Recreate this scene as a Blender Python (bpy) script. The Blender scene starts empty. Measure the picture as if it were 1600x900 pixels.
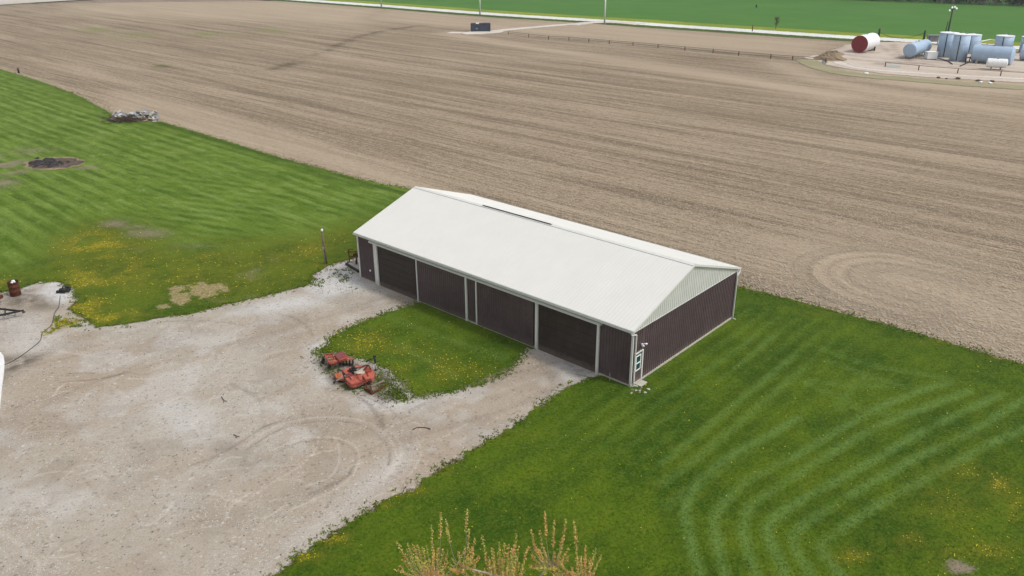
import bpy, math, random
import numpy as np
from mathutils import Vector, Matrix
random.seed(7); rng = np.random.default_rng(11)
R = math.radians
scene = bpy.context.scene
col = scene.collection

# ------------------------------------------------------------------ camera, sky, sun, exposure
FPX, PITCH, ROLL, CAMH = 1270.0, .4112777, -.0042889, 28.974     # focal length in px of the 1600 px photo
Fv = np.array([0, math.cos(PITCH), -math.sin(PITCH)]); R0 = np.array([1., 0, 0]); U0 = np.cross(R0, Fv)
Rv = math.cos(ROLL)*R0 + math.sin(ROLL)*U0; Uv = -math.sin(ROLL)*R0 + math.cos(ROLL)*U0
cam = bpy.data.cameras.new('camera'); cam_ob = bpy.data.objects.new('camera', cam); col.objects.link(cam_ob)
cam.sensor_width = 36; cam.lens = FPX/1600*36; cam.clip_start = .1; cam.clip_end = 6000
M = Matrix.Identity(4)
for i in range(3):
    M[i][0] = Rv[i]; M[i][1] = Uv[i]; M[i][2] = -Fv[i]
M[2][3] = CAMH
cam_ob.matrix_world = M; scene.camera = cam_ob

SUN_EL, SUN_AZ = R(56), R(112)       # azimuth measured clockwise from +Y: the light comes from the right
world = bpy.data.worlds.new('World'); scene.world = world; world.use_nodes = True
wn = world.node_tree; wn.nodes.clear()
sky = wn.nodes.new('ShaderNodeTexSky'); sky.sky_type = 'NISHITA'; sky.sun_disc = False
sky.sun_elevation = SUN_EL; sky.sun_rotation = SUN_AZ; sky.air_density = 1.2; sky.dust_density = 3.0
hs = wn.nodes.new('ShaderNodeHueSaturation'); hs.inputs['Saturation'].default_value = .22
bg = wn.nodes.new('ShaderNodeBackground'); bg.inputs['Strength'].default_value = .15
wo = wn.nodes.new('ShaderNodeOutputWorld')
wn.links.new(sky.outputs[0], hs.inputs['Color']); wn.links.new(hs.outputs[0], bg.inputs[0]); wn.links.new(bg.outputs[0], wo.inputs[0])
sl = bpy.data.lights.new('sun', 'SUN'); sl.energy = 1.5; sl.angle = R(9); sl.color = (1, .96, .9)
so = bpy.data.objects.new('sun', sl); col.objects.link(so)
sd = Vector((math.sin(SUN_AZ)*math.cos(SUN_EL), math.cos(SUN_AZ)*math.cos(SUN_EL), math.sin(SUN_EL)))
so.rotation_euler = sd.to_track_quat('Z', 'Y').to_euler()
scene.view_settings.view_transform = 'Standard'; scene.view_settings.look = 'None'
scene.view_settings.exposure = 0.18; scene.view_settings.gamma = 1

# ------------------------------------------------------------------ survey: photo pixel -> point of the place
def G(x, y, z=0.0):
    d = Fv + Rv*(x-800)/FPX - Uv*(y-450)/FPX
    return np.array([0, 0, CAMH]) + d*((z-CAMH)/d[2])
def GY(x, y, Y):
    d = Fv + Rv*(x-800)/FPX - Uv*(y-450)/FPX
    return np.array([0, 0, CAMH]) + d*(Y/d[1])
def GP(pts, z=0.0): return np.array([G(p[0], p[1], z)[:2] for p in pts])
ROW = 2.41082                                    # heading of the barn, the field rows and the road
ud = np.array([math.cos(ROW), math.sin(ROW)]); vd = np.array([math.sin(ROW), -math.cos(ROW)])

# ------------------------------------------------------------------ node materials
class NT:
    def __init__(s, name, disp=False):
        s.m = bpy.data.materials.new(name); s.m.use_nodes = True; s.t = s.m.node_tree; s.t.nodes.clear()
        s.out = s.t.nodes.new('ShaderNodeOutputMaterial'); s.b = s.t.nodes.new('ShaderNodeBsdfPrincipled')
        s.t.links.new(s.b.outputs[0], s.out.inputs[0]); s._pos = None
    def n(s, k, **kw):
        o = s.t.nodes.new(k)
        for a, v in kw.items(): setattr(o, a, v)
        return o
    def link(s, a, b): s.t.links.new(a, b)
    def put(s, sock, v):
        if isinstance(v, bpy.types.NodeSocket): s.t.links.new(v, sock)
        elif isinstance(v, (tuple, list)) and len(v) == 3 and sock.type == 'RGBA': sock.default_value = (*v, 1)
        else: sock.default_value = v
    def pos(s):
        if s._pos is None: s._pos = s.n('ShaderNodeTexCoord').outputs['Object']
        return s._pos
    def wpos(s): return s.n('ShaderNodeNewGeometry').outputs['Position']
    def mapping(s, scale=(1, 1, 1), rot=(0, 0, 0), loc=(0, 0, 0), vec=None):
        # rotate first, then scale
        m = s.n('ShaderNodeMapping'); m.inputs['Rotation'].default_value = rot; m.inputs['Location'].default_value = loc
        s.link(vec or s.pos(), m.inputs['Vector'])
        v = s.n('ShaderNodeVectorMath', operation='MULTIPLY'); s.link(m.outputs[0], v.inputs[0]); v.inputs[1].default_value = scale
        return v.outputs[0]
    def noise(s, scale, detail=4, rough=.6, vec=None, dist=0):
        n = s.n('ShaderNodeTexNoise'); n.inputs['Scale'].default_value = scale; n.inputs['Detail'].default_value = detail
        n.inputs['Roughness'].default_value = rough; n.inputs['Distortion'].default_value = dist
        s.link(vec or s.pos(), n.inputs['Vector']); return n.outputs['Fac']
    def voro(s, scale, vec=None, out='Distance', feature='F1'):
        n = s.n('ShaderNodeTexVoronoi', feature=feature); n.inputs['Scale'].default_value = scale
        s.link(vec or s.pos(), n.inputs['Vector']); return n.outputs[out]
    def math(s, op, a, b=0.0, c=0.0, clamp=False):
        n = s.n('ShaderNodeMath', operation=op, use_clamp=clamp)
        s.put(n.inputs[0], a); s.put(n.inputs[1], b)
        if len(n.inputs) > 2: s.put(n.inputs[2], c)
        return n.outputs[0]
    def rng(s, v, a, b, c=0.0, d=1.0):
        n = s.n('ShaderNodeMapRange'); s.put(n.inputs[0], v)
        for i, x in enumerate((a, b, c, d)): s.put(n.inputs[i+1], x)
        return n.outputs[0]
    def mix(s, f, a, b, mode='MIX'):
        n = s.n('ShaderNodeMix', data_type='RGBA', blend_type=mode)
        s.put(n.inputs[0], f); s.put(n.inputs[6], a); s.put(n.inputs[7], b); return n.outputs[2]
    def attr(s, name):
        n = s.n('ShaderNodeAttribute', attribute_name=name); return n.outputs['Fac']
    def bump(s, h, strength=.5, dist=.02):
        n = s.n('ShaderNodeBump'); n.inputs['Strength'].default_value = strength; n.inputs['Distance'].default_value = dist
        s.link(h, n.inputs['Height']); s.link(n.outputs[0], s.b.inputs['Normal'])
    def col(s, c, rough=.9, spec=.2):
        s.put(s.b.inputs['Base Color'], c); s.put(s.b.inputs['Roughness'], rough)
        s.b.inputs['Specular IOR Level'].default_value = spec
    def alpha(s, a):
        t = s.n('ShaderNodeBsdfTransparent'); m = s.n('ShaderNodeMixShader')
        s.put(m.inputs[0], a); s.link(t.outputs[0], m.inputs[1]); s.link(s.b.outputs[0], m.inputs[2]); s.link(m.outputs[0], s.out.inputs[0])

def paint(name, c, rough=.5, metal=0.0, wear=.18, wearcol=None, scale=3.0, bump=0.0, spec=.4):
    """painted or plain surface with blotches, grime streaks and a little relief"""
    t = NT(name); n1 = t.noise(scale, 6, .65); n2 = t.noise(scale*7, 4, .6)
    dark = tuple(x*(1-wear*1.5) for x in c); light = tuple(min(.9, x*(1+wear)) for x in c)
    k = t.mix(t.rng(n1, .3, .7), dark, light)
    if wearcol: k = t.mix(t.math('MULTIPLY', t.rng(n2, .52, .66), t.rng(n1, .4, .62)), k, wearcol)
    t.col(k, t.rng(n2, .3, .7, max(.05, rough-.12), min(1, rough+.12)), spec); t.b.inputs['Metallic'].default_value = metal
    if bump: t.bump(n2, bump, .02)
    return t.m

# ---- ploughed field
def field_mat(name, base, light, dark, swirl=False, green=False):
    t = NT(name)
    rot = (0, 0, -ROW)
    rp = t.mapping(rot=rot)                              # x along the rows, y across them
    if swirl:                                            # headland turn: rows bend round an end like a racetrack
        c = G(1398, 436)[:2]; cp, cq = float(c@ud), float(c@np.array([-ud[1], ud[0]]))
        sx = t.n('ShaderNodeSeparateXYZ'); t.link(rp, sx.inputs[0])
        p = t.math('MAXIMUM', t.math('SUBTRACT', sx.outputs[0], cp), 0.0); q = t.math('SUBTRACT', sx.outputs[1], cq)
        d = t.math('SQRT', t.math('ADD', t.math('MULTIPLY', p, p), t.math('MULTIPLY', q, q)))
        inside = t.math('MULTIPLY', t.math('MULTIPLY', t.rng(d, 7.0, 9.0, 1, 0), t.rng(d, 1.5, 4.5, 0, 1)), t.rng(sx.outputs[0], cp-7, cp, 0, 1))
        along = t.math('ARCTAN2', q, t.math('ADD', p, .01))
        cx = t.n('ShaderNodeCombineXYZ'); t.put(cx.inputs[0], t.math('MULTIPLY', along, 6.0)); t.put(cx.inputs[1], d)
        mv = t.n('ShaderNodeMix', data_type='VECTOR'); t.put(mv.inputs[0], inside); t.link(rp, mv.inputs[4]); t.link(cx.outputs[0], mv.inputs[5])
        rp2 = mv.outputs[1]
    else: rp2 = rp; inside = None
    def sc(v, s):
        m = t.n('ShaderNodeVectorMath', operation='MULTIPLY'); t.link(v, m.inputs[0]); m.inputs[1].default_value = s; return m.outputs[0]
    rows = t.noise(1, 3, .7, sc(rp2, (.035, .95, 1)), .15); fine = t.noise(1, 2, .6, sc(rp2, (.05, 3.4, 1)), .1)          # row streaks
    rows2 = t.noise(1, 4, .8, sc(rp2, (.55, 3.6, 1)))
    wide = t.noise(1, 4, .65, sc(rp, (.008, .10, 1)))
    big = t.noise(.018, 4, .55)
    spk = t.noise(1, 5, .85, sc(rp2, (2.4, 6.5, 1))); mid = t.noise(1, 3, .6, sc(rp, (.012, .33, 1))); spk2 = t.noise(1, 2, .9, sc(rp, (6.5, 13, 1)))
    k = t.mix(t.rng(big, .32, .68), base, tuple((a+b)/2 for a, b in zip(base, light)))
    k = t.mix(t.math('MULTIPLY', t.rng(wide, .46, .72), .38), k, dark)
    k = t.mix(t.math('MULTIPLY', t.rng(rows, .50, .72), .5), k, dark)
    k = t.mix(t.math('MULTIPLY', t.rng(rows, .50, .30), .55), k, light)
    k = t.mix(t.math('MULTIPLY', t.rng(rows2, .52, .64), .7), k, dark)
    k = t.mix(t.math('MULTIPLY', t.rng(fine, .54, .62), .7), k, dark)
    k = t.mix(t.math('MULTIPLY', t.rng(fine, .44, .34), .4), k, light)
    k = t.mix(t.math('MULTIPLY', t.rng(wide, .46, .34), .45), k, light)
    k = t.mix(t.math('MULTIPLY', t.rng(mid, .55, .63), .6), k, dark)
    k = t.mix(t.math('MULTIPLY', t.rng(mid, .46, .36), .45), k, light)
    if inside is not None:
        ring = t.math('MULTIPLY', inside, t.rng(t.math('SINE', t.math('MULTIPLY', d, 3.6)), .55, .98))
        k = t.mix(t.math('MULTIPLY', inside, t.rng(t.math('SINE', t.math('MULTIPLY', d, 3.6)), .2, -.9, .05, .55)), k, tuple(x*1.1 for x in light))
        k = t.mix(t.math('MULTIPLY', ring, t.math('MULTIPLY', t.rng(rows2, .25, .5), .8)), k, dark)
    sp3 = t.noise(1, 4, .95, sc(rp, (.75, 2.0, 1)))
    k = t.mix(t.math('MULTIPLY', t.rng(sp3, .53, .64), .6), k, light); k = t.mix(t.math('MULTIPLY', t.rng(sp3, .47, .37), .7), k, dark)
    k = t.mix(t.math('MULTIPLY', t.rng(spk, .52, .66), .8), k, light)
    k = t.mix(t.math('MULTIPLY', t.rng(spk, .48, .34), .85), k, dark)
    k = t.mix(t.math('MULTIPLY', t.rng(spk2, .60, .74), .55), k, tuple(min(.7, x*1.5) for x in light))
    k = t.mix(t.math('MULTIPLY', t.rng(spk2, .40, .26), .5), k, tuple(x*.5 for x in dark))
    if green:
        gv = t.attr('green'); k = t.mix(t.math('MULTIPLY', gv, t.rng(spk, .3, .6)), k, (.16, .20, .05))
        dv = t.attr('soil'); k = t.mix(t.math('MULTIPLY', dv, t.rng(spk, .25, .62)), k, tuple(x*.55 for x in dark))
        lv = t.attr('pale'); k = t.mix(t.math('MULTIPLY', lv, .7), k, light)
    t.col(k, .97, .08)
    h = t.math('ADD', t.math('MULTIPLY', rows2, 1.0), t.math('ADD', t.math('MULTIPLY', spk, .9), t.math('MULTIPLY', spk2, .5)))
    t.bump(h, .8, .07)
    return t.m

# ---- mown grass
def lawn_mat(name):
    t = NT(name)
    f1 = t.noise(6, 3, .8); f2 = t.noise(1.3, 5, .7); f3 = t.noise(.16, 3, .6)
    st = t.noise(1, 4, .7, t.mapping((.055, 1.05, 1), (0, 0, -ROW)), .4)
    f4 = t.noise(.35, 4, .7, t.mapping((.5, 1.4, 1), (0, 0, -ROW+1.57)))
    k = t.mix(t.rng(f3, .40, .60), (.024, .066, .001), (.070, .120, .003)); k = t.mix(t.math('MULTIPLY', t.rng(f4, .50, .66), .6), k, (.098, .142, .004)); k = t.mix(t.math('MULTIPLY', t.rng(f4, .46, .34), .5), k, (.022, .058, .004))
    k = t.mix(t.math('MULTIPLY', t.rng(f2, .4, .7), .55), k, (.090, .115, .009))
    lg = t.attr('light')
    k = t.mix(t.math('MULTIPLY', lg, .85), k, t.mix(t.rng(f3, .4, .6), (.092, .160, .010), (.135, .210, .024)))
    k = t.mix(t.math('MULTIPLY', t.math('MULTIPLY', lg, t.rng(st, .50, .66)), .75), k, (.045, .090, .006))
    k = t.mix(t.math('MULTIPLY', t.math('MULTIPLY', lg, t.rng(st, .48, .34)), .55), k, (.20, .27, .075))
    f5 = t.noise(.75, 5, .75, t.mapping((.45, 1.2, 1), (0, 0, -ROW)))
    k = t.mix(t.math('MULTIPLY', t.math('MULTIPLY', lg, t.rng(f5, .54, .66)), .65), k, (.20, .275, .075)); k = t.mix(t.math('MULTIPLY', t.math('MULTIPLY', lg, t.rng(f5, .46, .36)), .6), k, (.050, .105, .004))
    sp = t.attr('stripe')
    k = t.mix(t.math('MULTIPLY', t.rng(sp, 0, 1), t.rng(f2, .2, .6, .35, .9)), k, t.mix(lg, (.108, .185, .042), (.185, .265, .060)))
    k = t.mix(t.math('MULTIPLY', t.rng(sp, 0, -1), .7), k, (.022, .050, .003))
    k = t.mix(t.math('MULTIPLY', t.rng(f1, .52, .68), .5), k, (.125, .185, .018))
    k = t.mix(t.math('MULTIPLY', t.rng(f1, .48, .34), .65), k, (.014, .036, .001))
    ye = t.attr('yellow'); yv = t.noise(4.2, 4, .9)
    k = t.mix(t.math('MULTIPLY', t.rng(ye, 0, .8), .8), k, t.mix(t.rng(f2, .35, .65), (.085, .105, .006), (.155, .145, .014)))
    k = t.mix(t.rng(t.math('ADD', yv, t.math('MULTIPLY', ye, .20)), .66, .76, 0, .75), k, (.33, .27, .014))
    br = t.attr('bare'); k = t.mix(t.rng(t.math('ADD', br, t.math('MULTIPLY', t.math('SUBTRACT', f1, .5), 1.2)), .25, .8), k, t.mix(f2, (.16, .13, .085), (.28, .23, .17)))
    sw = t.attr('straw'); k = t.mix(t.rng(t.math('ADD', sw, t.math('MULTIPLY', t.math('SUBTRACT', f1, .5), .8)), .35, .6), k, t.mix(t.rng(f1, .38, .60), (.15, .125, .045), (.33, .27, .14)))
    t.col(k, .9, .12); t.bump(t.math('ADD', f1, t.math('MULTIPLY', f2, 1.5)), .8, .07)
    e = t.attr('edge'); n = t.math('ADD', t.math('MULTIPLY', t.math('SUBTRACT', t.noise(1.1, 4, .7), .5), 1.8), t.math('MULTIPLY', t.math('SUBTRACT', t.noise(9, 3, .7), .5), 1.1))
    t.alpha(t.rng(t.math('ADD', e, n), -.02, .06))
    return t.m

# ---- gravel yard
def gravel_mat(name):
    t = NT(name)
    f1 = t.noise(9, 4, .85); f2 = t.noise(1.3, 5, .75); f3 = t.noise(.14, 4, .65); vr = t.voro(7, out='Color')
    k = t.mix(t.rng(f3, .36, .64), (.355, .312, .255), (.415, .382, .330))
    k = t.mix(t.math('MULTIPLY', t.rng(f2, .42, .7), .5), k, (.30, .24, .185))
    br = t.attr('brown'); k = t.mix(t.math('MULTIPLY', br, .85), k, t.mix(f2, (.275, .212, .152), (.375, .305, .235)))
    wh = t.attr('white'); k = t.mix(t.math('MULTIPLY', wh, t.rng(f2, .25, .6, .45, 1)), k, (.54, .535, .53))
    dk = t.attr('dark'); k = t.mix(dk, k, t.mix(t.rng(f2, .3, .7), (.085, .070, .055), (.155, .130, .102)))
    tr = t.attr('track'); k = t.mix(t.math('MULTIPLY', t.rng(tr, 0, 1), .8), k, (.55, .50, .435))
    k = t.mix(t.math('MULTIPLY', t.rng(tr, 0, -1), .85), k, (.17, .138, .11))
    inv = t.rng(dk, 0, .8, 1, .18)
    k = t.mix(t.math('MULTIPLY', t.math('MULTIPLY', t.rng(f1, .54, .70), .42), inv), k, (.56, .52, .465))
    k = t.mix(t.math('MULTIPLY', t.rng(f1, .47, .30), .75), k, (.145, .125, .10))
    bw = t.n('ShaderNodeRGBToBW'); t.link(vr, bw.inputs[0])
    k = t.mix(t.math('MULTIPLY', t.rng(bw.outputs[0], .84, .95, 0, .4), inv), k, (.62, .61, .60))
    k = t.mix(t.rng(bw.outputs[0], .20, .10, 0, .45), k, (.12, .105, .09))
    t.col(k, .95, .1); t.bump(t.math('ADD', f1, t.math('MULTIPLY', f2, .8)), .55, .05)
    e = t.attr('edge'); n = t.math('ADD', t.math('MULTIPLY', t.math('SUBTRACT', t.noise(.9, 4, .7), .5), 1.6), t.math('MULTIPLY', t.math('SUBTRACT', t.noise(9, 3, .7), .5), .7))
    t.alpha(t.rng(t.math('ADD', e, n), -.05, .1))
    return t.m

def simple_ground(name, a, b, c=None, fs=4.0, streak=None, soft=False):
    t = NT(name); f1 = t.noise(fs, 5, .8); f2 = t.noise(.05, 4, .6)
    st = t.noise(1, 3, .6, t.mapping(streak or (.02, .25, 1), (0, 0, -ROW)))
    k = t.mix(t.rng(f2, .35, .65), a, b); k = t.mix(t.math('MULTIPLY', t.rng(st, .45, .7), .5), k, c or a)
    k = t.mix(t.math('MULTIPLY', t.rng(f1, .5, .3), .5), k, tuple(x*.55 for x in a))
    if name == 'pad_gravel': k = t.mix(t.math('MULTIPLY', t.attr('soil'), .8), k, (.20, .15, .105))
    t.col(k, .95, .1); t.bump(f1, .6, .08)
    if soft:
        e = t.attr('edge'); n = t.math('MULTIPLY', t.math('SUBTRACT', t.noise(.5, 5, .8), .5), 3.4)
        t.alpha(t.rng(t.math('ADD', e, n), -.1, .5))
    return t.m

# ------------------------------------------------------------------ mesh builder
class MB:
    def __init__(s): s.v = []; s.f = []
    def add(s, vs, fs):
        o = len(s.v); s.v += [tuple(map(float, p)) for p in vs]; s.f += [tuple(i+o for i in f) for f in fs]; return s
    def box(s, x0, x1, y0, y1, z0, z1):
        return s.add([(x0,y0,z0),(x1,y0,z0),(x1,y1,z0),(x0,y1,z0),(x0,y0,z1),(x1,y0,z1),(x1,y1,z1),(x0,y1,z1)],
                     [(0,3,2,1),(4,5,6,7),(0,1,5,4),(1,2,6,5),(2,3,7,6),(3,0,4,7)])
    def bar(s, a, b, w, h=None, up=(0, 0, 1)):
        h = h or w; a = Vector(a); b = Vector(b); d = (b-a).normalized(); up = Vector(up)
        if abs(d.dot(up)) > .95: up = Vector((1, 0, 0))
        x = d.cross(up).normalized(); y = x.cross(d).normalized()
        vs = [p + x*sx*w/2 + y*sy*h/2 for p in (a, b) for sx, sy in ((-1,-1),(1,-1),(1,1),(-1,1))]
        return s.add(vs, [(0,1,2,3),(7,6,5,4),(0,4,5,1),(1,5,6,2),(2,6,7,3),(3,7,4,0)])
    def tube(s, pts, r, n=8, caps=True):
        pts = [Vector(p) for p in pts]; rr = r if isinstance(r, (list, tuple)) else [r]*len(pts); o = len(s.v)
        ref = None
        for i, p in enumerate(pts):
            d = (pts[min(i+1, len(pts)-1)] - pts[max(i-1, 0)]).normalized()
            if ref is None: ref = Vector((0,0,1)) if abs(d.z) < .9 else Vector((1,0,0))
            x = d.cross(ref).normalized(); y = x.cross(d).normalized()
            for k in range(n):
                an = 2*math.pi*k/n; q = p + (x*math.cos(an) + y*math.sin(an))*rr[i]; s.v.append(tuple(q))
        for i in range(len(pts)-1):
            for k in range(n):
                k2 = (k+1) % n; s.f.append((o+i*n+k, o+i*n+k2, o+(i+1)*n+k2, o+(i+1)*n+k))
        if caps: s.f.append(tuple(o+k for k in reversed(range(n)))); s.f.append(tuple(o+(len(pts)-1)*n+k for k in range(n)))
        return s
    def prism(s, poly, z0, z1):
        n = len(poly); vs = [(p[0], p[1], z0) for p in poly] + [(p[0], p[1], z1) for p in poly]
        return s.add(vs, [tuple(reversed(range(n))), tuple(range(n, 2*n))] + [(i, (i+1) % n, n+(i+1) % n, n+i) for i in range(n)])
    def blob(s, c, r, squash=1.0, seed=0, n=8, m=5, amp=.25):
        q = random.Random(seed); o = len(s.v)
        for j in range(m+1):
            th = math.pi*j/m
            for k in range(n):
                ph = 2*math.pi*k/n; rr = r*(1 + q.uniform(-amp, amp))
                s.v.append((c[0]+rr*math.sin(th)*math.cos(ph), c[1]+rr*math.sin(th)*math.sin(ph), c[2]+rr*math.cos(th)*squash))
        for j in range(m):
            for k in range(n): s.f.append((o+j*n+k, o+(j+1)*n+k, o+(j+1)*n+(k+1) % n, o+j*n+(k+1) % n))
        return s
    def build(s, name, mat, parent=None, smooth=False, bevel=0.0):
        me = bpy.data.meshes.new(name); me.from_pydata(s.v, [], s.f); me.materials.append(mat); me.update()
        if smooth: me.polygons.foreach_set('use_smooth', [True]*len(me.polygons))
        ob = bpy.data.objects.new(name, me); col.objects.link(ob)
        if parent is not None: ob.parent = parent
        if bevel:
            b = ob.modifiers.new('bevel', 'BEVEL'); b.width = bevel; b.segments = 2; b.limit_method = 'ANGLE'
        return ob

def tag(o, label=None, cat=None, group=None, kind=None):
    if label: o['label'] = label
    if cat: o['category'] = cat
    if group: o['group'] = group
    if kind: o['kind'] = kind
    return o
def empty(name, loc, label, cat, group=None, rz=0.0):
    o = bpy.data.objects.new(name, None); o.empty_display_size = .5; col.objects.link(o)
    o.location = loc; o.rotation_euler = (0, 0, rz); return tag(o, label, cat, group)
def copy_thing(o, loc, label=None, rz=None):
    def cp(x, par):
        c = x.copy(); col.objects.link(c); c.parent = par
        for ch in [k for k in list(bpy.data.objects) if k.parent == x and k is not c]: cp(ch, c)
        return c
    c = cp(o, None); c.location = loc
    if label: c['label'] = label
    if rz is not None: c.rotation_euler = (0, 0, rz)
    return c
def fast_mesh(name, V, Fc, mat, kind=None, attrs=None, smooth=False):
    """V (n,3) and Fc (m,k) numpy arrays"""
    me = bpy.data.meshes.new(name); n, (m, k) = len(V), Fc.shape
    me.vertices.add(n); me.vertices.foreach_set('co', np.asarray(V, np.float32).ravel())
    me.loops.add(m*k); me.loops.foreach_set('vertex_index', Fc.astype(np.int32).ravel())
    me.polygons.add(m); me.polygons.foreach_set('loop_start', np.arange(0, m*k, k, dtype=np.int32))
    try: me.polygons.foreach_set('loop_total', np.full(m, k, np.int32))
    except Exception: pass
    me.update(calc_edges=True)
    for an, av in (attrs or {}).items():
        a = me.attributes.new(an, 'FLOAT', 'POINT'); a.data.foreach_set('value', np.asarray(av, np.float32))
    if smooth: me.polygons.foreach_set('use_smooth', np.ones(m, bool))
    me.materials.append(mat); ob = bpy.data.objects.new(name, me); col.objects.link(ob)
    if kind: ob['kind'] = kind
    return ob

# ------------------------------------------------------------------ numeric helpers for the ground sheets
_lat = rng.random((512, 512))
def vnoise(X, Y):
    xi = np.floor(X).astype(int); yi = np.floor(Y).astype(int); fx = X-xi; fy = Y-yi
    fx = fx*fx*(3-2*fx); fy = fy*fy*(3-2*fy); a = _lat[xi % 512, yi % 512]; b = _lat[(xi+1) % 512, yi % 512]
    c = _lat[xi % 512, (yi+1) % 512]; d = _lat[(xi+1) % 512, (yi+1) % 512]
    return (a*(1-fx)+b*fx)*(1-fy) + (c*(1-fx)+d*fx)*fy
def fbm(X, Y, o=4):
    s = 0; w = 0
    for i in range(o): s = s + vnoise(X*2**i+17*i, Y*2**i+31*i)*.5**i; w += .5**i
    return s/w
def seg_d(P, A, B):
    AB = B-A; t = np.clip(((P-A)@AB)/max(1e-9, AB@AB), 0, 1); D = P-A-t[:, None]*AB; return np.hypot(D[:, 0], D[:, 1])
def inside(P, poly):
    r = np.zeros(len(P), bool); n = len(poly)
    for i in range(n):
        a, b = poly[i], poly[(i+1) % n]
        c = (a[1] > P[:, 1]) != (b[1] > P[:, 1])
        with np.errstate(divide='ignore', invalid='ignore'):
            r ^= c & (P[:, 0] < (b[0]-a[0])*(P[:, 1]-a[1])/(b[1]-a[1]) + a[0])
    return r
def sdist(P, poly):
    d = np.full(len(P), 1e9)
    for i in range(len(poly)): d = np.minimum(d, seg_d(P, poly[i], poly[(i+1) % len(poly)]))
    return np.where(inside(P, poly), d, -d)
def smooth_line(pts, k=6):
    p = [np.array(q, float) for q in pts]; p = [2*p[0]-p[1]] + p + [2*p[-1]-p[-2]]; o = []
    for i in range(1, len(p)-2):
        for j in range(k):
            t = j/k; o.append(.5*((2*p[i]) + (-p[i-1]+p[i+1])*t + (2*p[i-1]-5*p[i]+4*p[i+1]-p[i+2])*t*t + (-p[i-1]+3*p[i]-3*p[i+1]+p[i+2])*t**3))
    o.append(p[-2]); return np.array(o)
def stroke(P, pts, w, k=4):
    """closeness (0..1) to a smooth line through photo-surveyed ground points"""
    L = GP(smooth_line(pts, k)); lo = L.min(0)-3*w; hi = L.max(0)+3*w
    m = (P > lo).all(1) & (P < hi).all(1); out = np.zeros(len(P)); d = np.full(m.sum(), 1e9); Q = P[m]
    for i in range(len(L)-1): d = np.minimum(d, seg_d(Q, L[i], L[i+1]))
    out[m] = np.exp(-(d/w)**2); return out
def area(P, pts, soft=1.0):
    """0..1 inside a surveyed area, soft edge in metres"""
    poly = GP(pts); lo = poly.min(0)-soft; hi = poly.max(0)+soft; m = (P > lo).all(1) & (P < hi).all(1)
    out = np.zeros(len(P)); out[m] = np.clip(.5 + sdist(P[m], poly)/(2*soft), 0, 1); return out
def sheet(name, poly, res, z, mat, attr_fn=None, skirt=1.2, relief=None):
    lo = poly.min(0)-skirt; hi = poly.max(0)+skirt
    nx, ny = int((hi[0]-lo[0])/res)+2, int((hi[1]-lo[1])/res)+2
    X, Y = np.meshgrid(lo[0]+np.arange(nx)*res, lo[1]+np.arange(ny)*res, indexing='ij')
    P = np.stack([X.ravel(), Y.ravel()], 1); E = sdist(P, poly)
    keep = (E > -skirt).reshape(nx, ny); cell = keep[:-1, :-1] & keep[1:, :-1] & keep[:-1, 1:] & keep[1:, 1:]
    ii, jj = np.nonzero(cell); idx = np.arange(nx*ny).reshape(nx, ny)
    Fc = np.stack([idx[ii, jj], idx[ii+1, jj], idx[ii+1, jj+1], idx[ii, jj+1]], 1)
    used, inv = np.unique(Fc.ravel(), return_inverse=True); Fc = inv.reshape(-1, 4); P = P[used]; E = E[used]
    at = attr_fn(P) if attr_fn else {}
    at['edge'] = np.clip(E, -2, 3)
    Z = np.full(len(P), z)
    if relief is not None: Z = Z + relief(P, at)
    ob = fast_mesh(name, np.column_stack([P, Z]), Fc, mat, 'structure', at, True); return ob

# ================================================================== THE GROUND
# soil out to the horizon
m_soil = field_mat('far_soil', (.24, .185, .14), (.31, .25, .195), (.16, .12, .09))
MB().add([(-3000,-600,-.30),(3000,-600,-.30),(3000,3500,-.30),(-3000,3500,-.30)], [(0,1,2,3)]).build('ground', m_soil)['kind'] = 'structure'

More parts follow.
